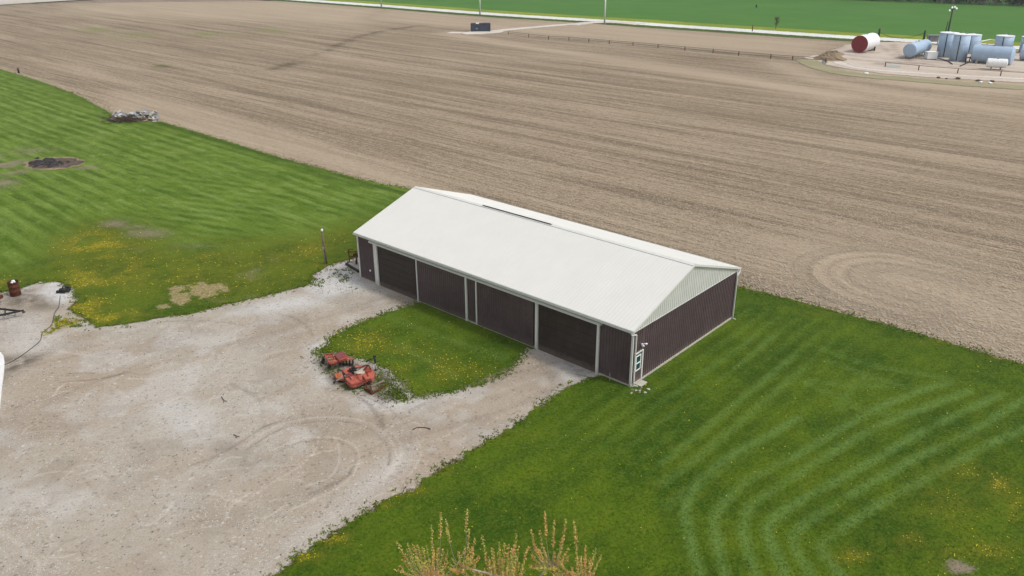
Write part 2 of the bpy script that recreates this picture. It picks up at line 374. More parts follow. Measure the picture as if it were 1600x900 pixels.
# ploughed field
m_field = field_mat('ploughed_soil', (.252, .192, .130), (.420, .342, .250), (.100, .072, .046), swirl=True, green=True)
fpoly = np.array([(-300, 330), (-235, 398), (-98, 413), (-40, 366), G(750,24)[:2], G(950,37)[:2], G(1150,50)[:2], G(1320,62)[:2], G(1500,72)[:2], (170, 215), (120, 60), (60, 10), (-60, 10), (-200, 120)])
def field_at(P):
    g = np.zeros(len(P)); s = np.zeros(len(P)); l = np.zeros(len(P))
    for x, y, w, h in ((205,56,34,5), (150,47,30,4), (330,53,40,3), (425,48,22,3.5), (250,103,12,3), (620,330,30,6)):
        c = G(x, y)[:2]; wx = G(x+w, y)[:2]-c; wy = G(x, y-h)[:2]-c; Mx = np.linalg.inv(np.column_stack([wx, wy])); q = (P-c)@Mx.T
        g = np.maximum(g, np.exp(-(q**2).sum(1)))
    n = fbm(P[:, 0]*.25, P[:, 1]*.25); n = .5*n + .5*fbm(P[:, 0]*.9, P[:, 1]*.9); g *= np.clip((n-.36)*5, 0, 1)
    l = np.maximum(l, area(P, [(1180,400),(1280,370),(1500,400),(1700,520),(1700,620),(1600,570),(1300,480)], 6)*.75)
    s = np.maximum(s, stroke(P, [(430,107),(460,98),(490,86),(520,72),(560,58),(610,46),(660,40)], 2.2)*np.clip((n-.38)*4, 0, 1))
    s = np.maximum(s, stroke(P, [(235,100),(262,104),(285,107)], 1.5)*np.clip((n-.4)*4, 0, 1))
    s = np.maximum(s, .8*stroke(P, [(800,56),(900,63),(1000,72),(1120,82),(1200,89),(1290,98)], 1.0)*np.clip((n-.3)*3, 0, 1))
    s = np.maximum(s, .6*stroke(P, [(660,300),(800,330),(950,372),(1100,415)], 1.6)*np.clip((n-.35)*4, 0, 1))
    l = np.maximum(l, area(P, [(1290,110),(1420,135),(1600,150),(1660,130),(1500,122),(1300,104)], 3))
    l = np.maximum(l, .8*stroke(P, [(700,52),(800,70),(900,85),(1100,115),(1300,150)], 5))
    l = np.maximum(l, .7*stroke(P, [(1210,100),(1330,135),(1600,175)], 4))
    l = np.maximum(l, area(P, [(620,5),(760,30),(950,38),(1300,66),(1270,88),(1000,66),(800,50),(560,30)], 6)*.75)
    l = np.maximum(l, area(P, [(140,0),(480,2),(620,14),(560,40),(300,30),(100,20)], 12)*.8)
    l = np.maximum(l, area(P, [(170,180),(330,214),(640,293),(700,300),(620,260),(300,165),(180,140)], 3)*.6)
    return dict(green=g, soil=s, pale=np.clip(l, 0, 1))
sheet('ploughed_field', fpoly, 1.0, -.06, m_field, field_at, .5)

# far green crop, verges, road
def strip(name, pts, w0, w1, z, mat, px=True):
    L = GP(smooth_line(pts, 5)) if px else np.array(pts, float)
    T = np.gradient(L, axis=0); T /= np.linalg.norm(T, axis=1)[:, None]; N = np.stack([-T[:, 1], T[:, 0]], 1)
    poly = np.concatenate([L+N*w1, (L+N*w0)[::-1]]); return sheet(name, poly, .8, z, mat, None, 1.6)
m_crop = simple_ground('green_crop', (.055, .155, .024), (.072, .178, .028), (.080, .145, .050), 2.0)
road = [(300,-12), (480,0.5), (600,9), (750,20.5), (850,27), (950,33), (1050,40), (1150,46.5), (1250,53), (1320,57.5), (1400,62), (1500,68), (1600,75), (1800,88)]
rp = GP(smooth_line(road, 3))
crop = np.concatenate([rp + np.array([.55, .83])*6, [(420, 150), (520, 900), (-300, 1500), (-500, 800)]])
MB().add([(x, y, -.045) for x, y in crop], [tuple(range(len(crop)))]).build('green_crop_field', m_crop)['kind'] = 'structure'
m_verge = simple_ground('verge_grass', (.035, .075, .014), (.060, .105, .018), (.09, .12, .02), 1.2, soft=True)
m_verge2 = simple_ground('bright_verge', (.17, .23, .02), (.24, .27, .03), (.13, .20, .03), 1.2, soft=True)
m_road = simple_ground('road_gravel', (.60, .60, .58), (.68, .68, .66), (.55, .54, .51), 3.0, (.04, .9, 1))
m_road2 = simple_ground('track_gravel', (.55, .49, .43), (.60, .55, .49), (.47, .40, .34), 3.0, soft=True)
strip('road_verge', road, -10.5, -2.4, -.035, m_verge)
strip('far_road_verge', road, 2.4, 14, -.030, m_verge2)
strip('gravel_road', road, -3.0, 3.0, -.015, m_road)
strip('field_lane', [(700,50.5),(730,51),(765,49),(800,45.5),(850,41),(900,37),(940,34)], -2.4, 2.4, -.010, m_road2)
strip('lane_mouth', [(895,39),(925,35.5),(960,34.6),(1000,38)], -2.4, 3.6, -.006, m_road2)
# beyond the upper left corner: a pale field and its grass line
pf = GP([(-250,24), (0,7.5), (60,3.5), (130,-.5), (260,-8)])
MB().add([(x, y, .02) for x, y in np.concatenate([pf, [(-250, 900), (-900, 700)]])], [tuple(range(7))]).build('pale_far_field', simple_ground('pale_field', (.46,.42,.37), (.54,.50,.45), (.42,.37,.32), 2.0))['kind'] = 'structure'
strip('far_grass_line', [(-200,21), (0,8), (60,4), (130,0), (240,-6)], -1.4, 1.4, .03, m_verge)

# tank yard pad
m_pad = simple_ground('pad_gravel', (.46, .385, .32), (.54, .475, .41), (.38, .30, .235), 2.5, (.05, .3, 1), soft=True)
pad = GP([(1255,90),(1285,82),(1320,70),(1350,65),(1420,66),(1500,72.5),(1700,86),(1800,150),(1650,132),(1560,127),(1450,121),(1380,115),(1320,107),(1275,98)])
def pad_at(P):
    d = np.zeros(len(P))
    for pts, w_, s_ in (([(1300,82),(1360,90),(1440,96),(1500,101),(1600,108)], 1.2, .5), ([(1330,92),(1400,99),(1480,104),(1600,112)], 1.2, .7), ([(1375,70),(1385,78),(1400,88)], 1.3, .5), ([(1395,68),(1400,80),(1410,95)], 1.2, .5), ([(1375,100),(1390,97),(1420,98),(1450,100)], 1.5, .9), ([(1310,72),(1290,80),(1280,88)], 1.8, .9), ([(1340,84),(1370,82)], 1.2, .8), ([(1415,95),(1450,88)], 1.5, .9)):
        d = np.maximum(d, stroke(P, pts, w_)*s_)
    return dict(soil=d*np.clip(fbm(P[:, 0]*.7, P[:, 1]*.7)*3-.7, 0, 1.1))
sheet('tank_yard', pad, .6, .0, m_pad, pad_at, 1.6)
m_gd = simple_ground('weedy_soil', (.27, .245, .15), (.33, .30, .19), (.22, .20, .12), 2.0, soft=True)
strip('weedy_berm', [(1262,93),(1290,106),(1340,116),(1420,123),(1520,131),(1640,139)], -3.6, 2.0, .012, m_gd)
strip('yard_track', [(1302,93),(1330,104),(1390,111),(1470,116),(1560,121),(1660,126)], -1.6, 1.6, .016, m_road2)
m_pud = NT('puddle_water'); m_pud.col((.20, .24, .23), .08, .5)
pd = GP([(1380,103),(1392,101),(1408,103),(1404,105.5),(1390,105)]); MB().prism(pd, .02, .028).build('puddle', m_pud.m)['kind'] = 'structure'
pd = GP([(1284,95.5),(1290,93),(1293,97),(1288,101.5),(1284,99)]); MB().prism(pd, .02, .026).build('puddle', m_pud.m)['kind'] = 'structure'

# ---- gravel yard
gpx = [(-140,455),(-60,462),(0,459),(30,452),(60,441),(88,440),(115,450),(122,468),(108,484),(128,494),(150,512),(200,506),(260,496),(300,490),(360,474),(400,466),(445,455),(480,447),(490,430),(512,417),(545,407),(562,400),(620,440),
       (940,580),(940,590),(915,597),(880,612),(840,640),(800,672),(740,705),(690,735),(650,765),(600,785),(560,812),(500,850),(455,880),(420,915),(370,980),(-200,980)]
ypx = GP(gpx)
loops = [  # (points, width m, strength) tyre marks and scrapes
 ([(380,700),(420,672),(460,657),(520,652),(567,658),(600,677),(617,700),(617,727),(593,757)], .16, .9), ([(385,703),(425,678),(465,663),(520,658),(562,664),(593,682),(608,702),(608,727)], .14, -.7),
 ([(427,703),(467,687),(500,683),(533,686),(557,700),(562,720),(550,743),(520,767),(440,803)], .15, .9), ([(434,706),(470,691),(502,687),(530,690),(551,702),(556,720),(545,741)], .14, -.6),
 ([(523,685),(530,703),(528,727),(513,747),(477,760)], .13, .9), ([(497,683),(493,703),(467,730),(433,750),(393,777)], .13, .9),
 ([(297,728),(333,715),(367,697),(413,667),(460,655)], .22, -.9), ([(510,607),(550,617),(577,633),(593,657),(597,670)], .30, -.8), ([(597,670),(620,683),(627,710),(613,740)], .18, .9),
 ([(653,687),(657,713),(640,743)], .16, .8), ([(483,773),(520,757),(547,740)], .35, -.9), ([(300,662),(313,680)], .14, 1), ([(310,738),(400,729),(467,727)], .12, .7), ([(0,810),(67,811)], .2, .9),
 ([(250,771),(330,772),(400,771)], .12, .6), ([(470,640),(500,700),(530,730)], .2, -.3), ([(545,610),(600,634),(640,668)], .14, -.5), ([(340,640),(405,640)], .2, .4),
 ([(433,490),(462,498),(483,513),(488,524)], .22, -.6), ([(428,496),(455,503),(476,517)], .18, .5), ([(190,512),(260,503),(330,502),(380,508)], .2, -.4), ([(180,518),(250,509),(320,508)], .2, .5),
 ([(330,545),(420,522),(520,492),(610,462)], .5, -.35), ([(300,570),(420,532),(540,497),(630,470)], .5, .4), ([(420,560),(480,540),(540,512)], .4, -.35),
 ([(640,640),(720,610),(800,585),(870,565)], .35, -.4), ([(650,655),(740,625),(830,595),(900,575)], .35, .35), ([(620,690),(700,668),(790,640),(880,600)], .4, -.35), ([(675,690),(700,680),(730,662)], .15, .8),
 ([(0,580),(60,570),(120,556)], .3, -.5), ([(95,598),(150,593),(200,583)], .2, -.7), ([(105,584),(150,583)], .2, -.6), ([(60,640),(140,600),(240,570)], .3, -.3), ([(40,860),(60,880),(62,905)], .2, .7), ([(75,815),(85,850),(95,862)], .2, .7), ([(0,830),(30,850),(45,870)], .2, .6),
 ([(470,850),(520,820),(560,795)], .5, .3), ([(590,600),(595,640),(600,670)], .3, -.3), ([(360,600),(400,620),(412,645)], .3, -.5), ([(200,620),(280,610),(360,600)], .4, .2), ([(640,775),(700,735),(760,700)], .3, -.3)]
def gravel_at(P):
    X, Y = P.T; tr = np.zeros(len(P)); q = random.Random(3)
    for pts, w, s in loops:
        a = stroke(P, pts, w*.62); tr += a*s*(.62 if s > 0 else 1.0)
    for _ in range(110):                                    # faint scrapes and turns of older wheels
        x, y = q.uniform(20, 640), q.uniform(500, 890); an = q.gauss(-.35, .4); l = q.uniform(20, 75); b = q.uniform(-14, 14)
        pts = [(x, y), (x+l*.5*math.cos(an)-b*math.sin(an), y+l*.3*math.sin(an)+b*.5), (x+l*math.cos(an), y+l*.6*math.sin(an))]
        pts = [p for p in pts]; tr += stroke(P, pts, q.uniform(.05, .09), 3)*q.choice((.6, .5, -.45))
    n = fbm(X*.9, Y*.9); tr *= np.clip(.30+1.5*(n-.15), 0, 1.2)*.85
    f = fbm(X*.10+5, Y*.10); f2 = fbm(X*.3+9, Y*.3+4); p, qv = P@ud, P@vd
    stk = fbm(p*.9, qv*.12+3)
    br = np.clip((f-.45)*3.4, 0, 1)*.7 + .4*np.clip((stk-.5)*4, 0, 1)
    br = np.maximum(br, area(P, [(0,590),(60,570),(150,560),(230,620),(120,680),(40,700),(0,690)], 2)*.8)
    br = np.maximum(br, area(P, [(700,600),(835,550),(940,585),(860,625),(760,690),(660,740),(600,700),(640,650)], 1.5)*.75)
    br = np.maximum(br, area(P, [(560,480),(640,465),(600,490),(540,520),(480,560),(420,570),(450,520)], 1.5)*.7)
    br = np.maximum(br, area(P, [(100,515),(160,512),(150,530),(90,535)], .8)*.9)
    wh = np.clip((f2-.58)*3, 0, .35)
    for pl, s in (([(480,450),(500,425),(545,408),(565,436),(590,446),(560,455),(500,470)], 1), ([(60,458),(76,443),(88,441),(118,452),(106,466),(95,475),(78,467)], 1.4), ([(590,572),(600,574),(622,594),(643,618),(634,622),(612,604),(598,588)], 1), ([(560,640),(640,640),(700,620),(640,625),(600,628),(560,610)], .9),
                  ([(500,565),(520,600),(500,600),(480,540),(520,525)], .8), ([(600,720),(640,700),(640,730),(560,790),(480,840),(450,850),(540,780)], .45), ([(480,460),(380,480),(360,490),(420,490),(500,475)], .8),
                  ([(835,545),(940,583),(935,592),(880,600),(860,565)], .8), ([(0,490),(60,492),(100,540),(40,560),(0,540)], .45), ([(260,610),(330,640),(340,680),(270,680),(230,640)], .5)):
        wh = np.maximum(wh, area(P, pl, .8)*s)
    br *= (1-.6*wh)
    dk = np.zeros(len(P))  # dark soil patches, plus shade painted beside the slab and under the barn eave
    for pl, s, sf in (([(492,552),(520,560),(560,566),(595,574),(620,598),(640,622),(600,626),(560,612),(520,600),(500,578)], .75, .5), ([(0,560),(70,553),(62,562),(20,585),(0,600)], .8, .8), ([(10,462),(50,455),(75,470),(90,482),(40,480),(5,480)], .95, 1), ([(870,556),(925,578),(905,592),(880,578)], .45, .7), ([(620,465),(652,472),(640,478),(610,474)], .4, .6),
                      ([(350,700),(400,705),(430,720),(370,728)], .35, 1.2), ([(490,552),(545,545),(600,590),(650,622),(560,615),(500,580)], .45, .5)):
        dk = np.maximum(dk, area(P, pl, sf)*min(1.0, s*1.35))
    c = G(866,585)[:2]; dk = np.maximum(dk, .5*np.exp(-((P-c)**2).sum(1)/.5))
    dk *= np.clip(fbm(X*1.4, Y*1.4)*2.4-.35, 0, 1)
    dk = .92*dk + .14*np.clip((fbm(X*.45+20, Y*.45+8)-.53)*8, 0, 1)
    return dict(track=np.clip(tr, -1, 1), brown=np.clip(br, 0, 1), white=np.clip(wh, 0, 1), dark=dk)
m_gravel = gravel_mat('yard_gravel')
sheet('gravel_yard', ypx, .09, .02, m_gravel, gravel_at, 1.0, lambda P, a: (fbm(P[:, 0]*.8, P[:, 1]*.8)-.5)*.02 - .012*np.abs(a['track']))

# ---- lawn
m_lawn = lawn_mat('mown_grass')
edge_right = gpx[gpx.index((940,590)):-1]
lpx = [(-260,22),(-100,68),(0,108),(60,126),(120,148),(168,174),(190,190),(252,190),(330,213),(450,250),(560,280),(640,296),(1150,447),(1250,472),(1400,512),(1600,570),(1850,640),(2000,980)] + \
      [(370,980),(420,912),(455,878),(500,848),(560,810),(600,783),(650,762),(690,732),(740,702),(800,669),(840,637),(880,609),(915,594),(940,587)] + \
      [(870,520),(640,420),(570,398),(545,405),(512,415),(490,428),(482,446),(445,455),(400,466),(360,474),(300,490),(260,496),(200,506),(150,512),(128,494),(108,484),(122,468),(115,450),(88,440),(60,441),(30,452),(0,457),(-60,460),(-260,440)]
lawn_poly = GP(lpx)
def c4(x, y): return (1060+x/2.369, 520+y/2.369)
curves = [[c4(*p) for p in L] for L in (
 [(175,900),(140,760),(150,660),(250,555),(430,460),(620,345),(760,270),(900,215),(1000,185)],
 [(285,900),(240,740),(260,650),(345,585),(560,450),(700,370),(830,310),(1080,215)],
 [(400,900),(335,760),(345,700),(440,630),(640,520),(760,450),(900,370),(1200,225)],
 [(490,900),(430,790),(440,740),(540,660),(740,545),(900,455),(1060,380),(1290,240)],
 [(80,890),(50,790),(30,640),(130,500),(300,400),(440,320)],
 [(600,900),(530,800),(560,760),(720,650),(920,540),(1100,440),(1290,350)])]
straight = [[c4(*p) for p in L] for L in (
 [(0,240),(150,130),(290,20)], [(-20,330),(200,160),(350,15)], [(-60,480),(200,280),(420,90)], [(-60,560),(190,370),(480,130)], [(-40,640),(160,500),(300,400)], [(60,150),(160,70),(250,0)],
 [(330,150),(500,200),(700,290),(860,300)], [(500,50),(700,120),(1000,170)], [(350,165),(560,190),(760,200)], [(560,110),(760,180),(900,215)], [(600,280),(640,200),(720,160)])]

def px_blob(P, x, y, w, h):
    c = G(x, y)[:2]; wx = G(x+w, y)[:2]-c; wy = G(x, y-h)[:2]-c; q = (P-c)@np.linalg.inv(np.column_stack([wx, wy])).T
    return np.exp(-(q**2).sum(1))
def yellow_map(P):
    y = np.zeros(len(P))
    for b in ((150,385,70,30,1), (200,420,90,35,.8), (140,440,50,40,.9), (120,480,60,25,1), (170,497,60,10,1), (230,490,60,8,.8), (280,430,110,25,.55), (420,430,80,25,.6), (490,395,50,28,.7), (440,405,60,20,.5),
              (370,380,120,12,.35), (60,440,60,10,.6), (10,440,40,10,.8), (210,385,60,14,.6), (330,400,60,10,.6), (500,455,30,6,.5),
              (620,770,25,8,.9), (655,765,25,7,.9), (590,790,25,6,.9), (520,842,40,9,1), (470,870,35,9,1), (800,680,40,10,.25), (690,735,25,8,.5),
              (1585,790,12,30,.6), (1560,760,20,20,.7), (1550,860,40,16,.65), (1470,870,40,16,.9), (1430,845,30,12,.7), (1510,740,50,16,.35), (1330,870,30,12,.7), (1390,870,16,8,.5), (1480,800,60,40,.3), (1570,560,40,4,.6), (1470,535,40,4,.5), (1300,490,60,4,.3)):
        y = np.maximum(y, px_blob(P, *b[:4])*b[4])
    y = y*np.clip(fbm(P[:, 0]*.5, P[:, 1]*.5)*3.2-.8, 0, 1.1)
    rough = area(P, [(0,425),(90,390),(120,350),(200,340),(300,385),(470,368),(560,345),(590,340),(560,400),(500,415),(480,445),(300,488),(150,510),(60,440),(0,455)], 3)*(1-.9*px_blob(P, 210, 465, 65, 26))
    return np.maximum(y, .42*rough*np.clip(fbm(P[:, 0]*.3+7, P[:, 1]*.3)*3-.6, .3, 1))
def lawn_at(P):
    X, Y = P.T; st = np.zeros(len(P))
    for c in curves: st = np.maximum(st, stroke(P, c, .34, 5))
    s2 = np.zeros(len(P))
    for c in straight: s2 = np.maximum(s2, .38*stroke(P, c, .5, 4))
    n = fbm(X*.6, Y*.6); st = st*np.clip(n*1.6+.05, .35, 1)
    st = np.maximum(st, s2)
    dkv = np.zeros(len(P))
    for c in curves + straight: dkv = np.maximum(dkv, stroke(P, [(x+9, y+7) for x, y in c], .55, 4))
    st = np.where(st > .15, st, -.22*dkv)
    # stripes of the mower beside the gable
    w = np.sin((P@ud)*2*math.pi/1.25 + 2*fbm(X*.2, Y*.2)); near = area(P, [(940,590),(1150,470),(1330,520),(1250,640),(1080,720),(860,700)], 3)
    st = st + near*.38*w - .08*near
    lg = area(P, [(-300,0),(0,100),(180,180),(400,225),(660,290),(600,330),(540,350),(470,368),(300,385),(200,340),(120,350),(90,390),(0,430),(-300,430)], 4)
    bw = np.sin((P@vd)*2*math.pi/2.1 + 2.5*fbm(X*.06, Y*.06)); bw2 = np.sin((P@(ud*.35+vd*.94))*2*math.pi/1.7)
    vmask = px_blob(P, 330, 330, 130, 60); st = st + area(P, [(-300,0),(0,100),(180,180),(400,225),(650,290),(600,325),(480,360),(300,380),(150,345),(60,400),(-300,430)], 4)*(.55*bw*(1-vmask) + .6*bw2*vmask)*np.clip(fbm(X*.5, Y*.5)*3.6-1.0, .05, 1)
    st = st - .8*stroke(P, [(250,193),(330,218),(450,256),(560,287),(640,303)], .9) - .6*stroke(P, [(1160,456),(1250,480),(1400,520),(1600,578)], .7)
    lg = np.maximum(lg, .55*area(P, [(170,470),(250,420),(330,440),(240,490),(170,495)], 1.5)*0+lg)
    br = np.zeros(len(P)); q = fbm(X*.35+3, Y*.35)
    for b in ((190,352,40,10,.7), (230,365,50,10,.55), (390,425,30,22,.6), (400,405,50,12,.4), (300,385,70,8,.3), (0,262,60,22,.8), (10,285,40,10,.8), (60,235,60,6,.45), (110,262,60,6,.6), (410,465,60,6,.4), (150,210,30,6,.3), (1502,890,22,8,1.1), (1490,880,16,5,.9),
              (215,395,30,12,.4), (340,470,60,5,.35), (390,440,40,10,.4), (40,240,30,10,.4)):
        br = np.maximum(br, px_blob(P, *b[:4])*b[4])
    br *= np.clip(q*3-.7, 0, 1.1)
    sw = np.zeros(len(P))
    for pl in ([(262,452),(282,445),(290,452),(297,470),(283,478),(270,474)], [(292,447),(316,441),(325,446),(350,442),(357,455),(338,462),(312,468),(300,462)], [(245,478),(262,475),(266,481),(250,484)]):
        sw = np.maximum(sw, area(P, pl, .55)*np.clip(fbm(X*1.5, Y*1.5)*2.6-.3, .2, 1))
    ring = px_blob(P, 88, 256, 52, 13); core = px_blob(P, 83, 256, 44, 9)
    sw = np.maximum(sw, np.clip(ring*2.2-.6, 0, 1)*.9)
    return dict(stripe=np.clip(st, -1, 1), light=np.clip(lg, 0, 1), bare=br, straw=sw*np.clip(1.2-2*core, .2, 1), yellow=yellow_map(P))
sheet('lawn', lawn_poly, .25, .045, m_lawn, lawn_at, 1.2)
isl_px = [(655,474),(620,484),(575,500),(540,515),(515,528),(512,542),(497,550),(505,553),(522,550),(545,556),(572,563),(592,569),(608,578),(622,592),(634,606),(648,620),(662,619),(700,614),(750,600),(795,582),(812,560),(822,545),(838,546),(860,540),(760,470),(690,450)]
isl_poly = GP(isl_px)
def isl_at(P):
    X, Y = P.T; y = .6*px_blob(P, 570,535,50,22) + .45*px_blob(P, 640,590,60,22) + .35*px_blob(P, 720,580,60,15) + .35*px_blob(P, 620,560,90,30)
    y *= np.clip(fbm(X*.6, Y*.6)*3-.8, 0, 1)
    br = .8*px_blob(P, 610,600,30,9) + .9*px_blob(P, 560,590,40,14) + .8*px_blob(P, 515,562,20,10) + .5*stroke(P, [(640,622),(720,608),(800,576)], .4) + .8*stroke(P, [(597,578),(618,598),(636,618)], .35)
    br += .7*px_blob(P, 600, 612, 30, 8)
    st = .35*stroke(P, [(600,490),(700,530),(790,560)], .5) - .35*stroke(P, [(640,500),(700,520),(760,540)], .5) + .4*stroke(P, [(625,540),(680,570),(715,592)], .4)
    return dict(stripe=st, light=.15*np.ones(len(P)), bare=br*np.clip(fbm(X*.7, Y*.7)*3-.5, 0, 1.1), straw=0*X, yellow=y)
sheet('lawn_island', isl_poly, .2, .045, m_lawn, isl_at, 1.0)

# ================================================================== MATERIALS OF THINGS
M_ = dict(
 brown=paint('brown_siding', (.092, .064, .070), .45, 0, .18, (.075, .052, .055), .8, 0, .35),
 door=paint('dark_door', (.040, .029, .025), .55, 0, .2, (.035, .025, .022), .7, 0, .3),
 trim=paint('pale_trim', (.66, .67, .63), .45, 0, .06, (.46, .46, .42), 2),
 gable=paint('pale_gable', (.58, .59, .55), .5, 0, .05, None, 1),
 gutter=paint('gutter_metal', (.55, .58, .54), .35, 0, .08, (.33, .34, .31), 2),
 concrete=paint('concrete', (.46, .43, .37), .9, 0, .15, (.25, .23, .19), 2.5, .5, .1),
 red=paint('red_paint', (.34, .055, .036), .6, 0, .28, (.30, .15, .09), 3, .2),
 red2=paint('faded_red', (.42, .095, .062), .65, 0, .28, (.26, .13, .08), 4, .2),
 maroon=paint('maroon_paint', (.185, .045, .045), .6, 0, .2, (.22, .12, .09), 3),
 orange=paint('orange_paint', (.50, .13, .05), .6, 0, .2, (.30, .14, .07), 4),
 rust=paint('rust', (.105, .038, .022), .85, 0, .3, (.19, .075, .035), 5, .5, .15),
 black=paint('black_iron', (.022, .022, .024), .6, .2, .3, (.07, .05, .04), 5),
 rubber=paint('rubber', (.025, .025, .025), .9, 0, .2, (.08, .07, .06), 5),
 steel=paint('bare_steel', (.42, .40, .38), .45, .5, .2, (.24, .18, .14), 4),
 beige=paint('beige_lid', (.48, .42, .33), .6, 0, .15, (.30, .24, .17), 4),
 wood=paint('grey_wood', (.25, .21, .165), .9, 0, .3, (.12, .095, .07), 6, .5, .1),
 polewood=paint('pole_wood', (.17, .135, .085), .9, 0, .25, (.13, .10, .07), 6, .5, .1),
 tblue=paint('pale_blue_tank', (.37, .49, .63), .5, 0, .07, (.25, .31, .38), .6),
 twhite=paint('white_tank', (.80, .82, .83), .45, 0, .04, (.6, .58, .54), .8),
 tred=paint('tank_end_red', (.23, .022, .026), .5, 0, .15, (.14, .03, .03), .8),
 navy=paint('container_blue', (.045, .055, .085), .6, 0, .25, (.09, .10, .12), .8),
 palepole=paint('pale_pole', (.56, .60, .55), .7, 0, .08, (.4, .42, .38), 2),
 grey=paint('grey_metal', (.24, .25, .27), .6, 0, .15, None, 2),
 ash=paint('charred_ash', (.050, .046, .046), .95, 0, .4, (.14, .13, .13), 4, .6, .05),
 twig=paint('dry_twig', (.085, .055, .038), .9, 0, .3, None, 8),
 bark=paint('young_bark', (.42, .37, .31), .85, 0, .2, (.22, .18, .14), 14, .4, .1))
tg = NT('window_glass'); tg.col((.015, .06, .07), .08, .6); M_['glass'] = tg.m
def splash(mat, amt=.5):
    t = NT.__new__(NT); t.m = mat; t.t = mat.node_tree; t._pos = None; t.b = [n for n in t.t.nodes if n.type == 'BSDF_PRINCIPLED'][0]
    src = t.b.inputs['Base Color'].links[0].from_socket; sp_ = t.n('ShaderNodeSeparateXYZ'); t.link(t.pos(), sp_.inputs[0])
    nz = t.noise(2.2, 5, .7); lim = t.math('MULTIPLY_ADD', nz, 1.1, -.15)
    f = t.math('MULTIPLY', t.rng(t.math('SUBTRACT', lim, sp_.outputs[2]), -.25, .25), amt); k = t.mix(f, src, (.17, .14, .115))
    st_ = t.noise(1, 4, .7, t.mapping((5, 5, .25))); k = t.mix(t.math('MULTIPLY', t.rng(st_, .55, .75), .22), k, (.13, .10, .10)); t.put(t.b.inputs['Base Color'], k)
splash(M_['brown'], .45); splash(M_['door'], .5); splash(M_['trim'], .35)
def roof_mat():
    t = NT('white_roofing'); n1 = t.noise(.5, 5, .6); n2 = t.noise(1, 4, .7, t.mapping((.5, 7, 1)))
    k = t.mix(t.rng(n1, .3, .7), (.625, .615, .580), (.655, .645, .612)); k = t.mix(t.math('MULTIPLY', t.rng(n2, .5, .8), .25), k, (.57, .565, .54)); n3 = t.noise(1, 3, .7, t.mapping((.18, 2.6, 1))); k = t.mix(t.math('MULTIPLY', t.rng(n3, .5, .72), .3), k, (.60, .595, .565)); t.col(k, .5, .25); return t.m
M_['roof'] = roof_mat()

# ================================================================== THE BARN  (local x: depth, y: along the front, z up)
BX, BY, BL, BW, BH, BR = 8.2035, 49.1239, 29.66, 14.65, 4.4, 2.48
barn = empty('barn', (BX, BY, 0), 'long dark brown metal barn with a white gable roof, standing between gravel yard and field', 'barn', None, ROW-math.pi/2)
OV, OG, SL = .27, .17, BR/(BW/2)
def ribbed_x(y0, y1, z0, ztop, x, sgn, pitch=.24, d=.032):
    """ribbed sheet in a plane x = const, facing sgn*x"""
    m = MB(); ys = []; y = y0
    while y < y1-.02:
        for f, dd in ((0, 0), (.72, 0), (.79, d), (.93, d)):
            if y+f*pitch < y1-.005: ys.append((y+f*pitch, dd))
        y += pitch
    ys.append((y1, 0)); vs = [(x+sgn*dd, yy, z0) for yy, dd in ys] + [(x+sgn*dd, yy, ztop) for yy, dd in ys]; n = len(ys)
    m.add(vs, [(i, i+n, i+1+n, i+1) if sgn < 0 else (i, i+1, i+1+n, i+n) for i in range(n-1)]); return m
def ribbed_y(x0, x1, zb, zt, y, sgn, pitch=.27, d=.035):
    m = MB(); xs = []; x = x0
    while x < x1-.02:
        for f, dd in ((0, 0), (.72, 0), (.79, d), (.93, d)):
            if x+f*pitch < x1-.005: xs.append((x+f*pitch, dd))
        x += pitch
    if callable(zt):
        mid = BW/2; xs = [q for q in xs if abs(q[0]-mid) > .03] + [(mid, 0)]; xs.sort()
    xs.append((x1, 0)); T = zt if callable(zt) else (lambda q: zt)
    n = len(xs); m.add([(xx, y+sgn*dd, zb) for xx, dd in xs] + [(xx, y+sgn*dd, T(xx)) for xx, dd in xs], [(i, i+1, i+1+n, i+n) for i in range(n-1)]); return m
ZT = BH - .10
MB().box(.02, BW-.02, .02, BL-.02, 0.0, .18).build('foundation', M_['concrete'], barn)
for y0, y1 in ((0, 2.94), (8.36, 22.0), (26.9, BL)): MB().box(-.06, .02, y0, y1, 0, .10).build('base_ledge', M_['concrete'], barn)
MB().box(.0, BW, -.09, -.0, 0, .16).build('base_ledge', M_['concrete'], barn)
# inner dark core so that nothing shows through
MB().add([(.10,.10,.1),(BW-.1,.10,.1),(BW-.1,BL-.1,.1),(.10,BL-.1,.1),(.10,.10,BH-.1),(BW-.1,.10,BH-.1),(BW-.1,BL-.1,BH-.1),(.10,BL-.1,BH-.1)],
         [(0,1,5,4),(1,2,6,5),(2,3,7,6),(3,0,4,7)]).build('wall_core', M_['door'], barn)
for y0, y1 in ((.06, 2.72), (15.02, 15.75), (27.60, BL-.06)): ribbed_x(y0, y1, .14, ZT, 0, -1).build('wall_panel', M_['brown'], barn)
for y0, y1 in ((8.80, 14.66), (16.10, 21.65)):              # two ribbed sliding doors
    d = ribbed_x(y0, y1, .16, 3.98, -.10, -1).build('sliding_door', M_['brown'], barn)
    e = MB(); e.box(-.09, -.03, y0, y1, .12, 3.98); e.build('door_edge', M_['brown'], d)
for y0, y1 in ((2.98, 8.32), (22.05, 26.85)):                # two dark overhead doors, recessed
    d = MB().box(.02, .06, y0, y1, .0, 3.98).build('overhead_door', M_['door'], barn)
    for k in range(7):
        z = .02+k*.565; MB().box(-.012, .02, y0+.01, y1-.01, z, z+.545).build('door_section', M_['door'], d, bevel=.008)
ribbed_x(.06, BL-.06, .14, ZT, BW, 1).build('rear_wall', M_['brown'], barn)
ribbed_y(1.34, BW-.06, .16, BH-.16, 0, -1).build('gable_wall', M_['brown'], barn)
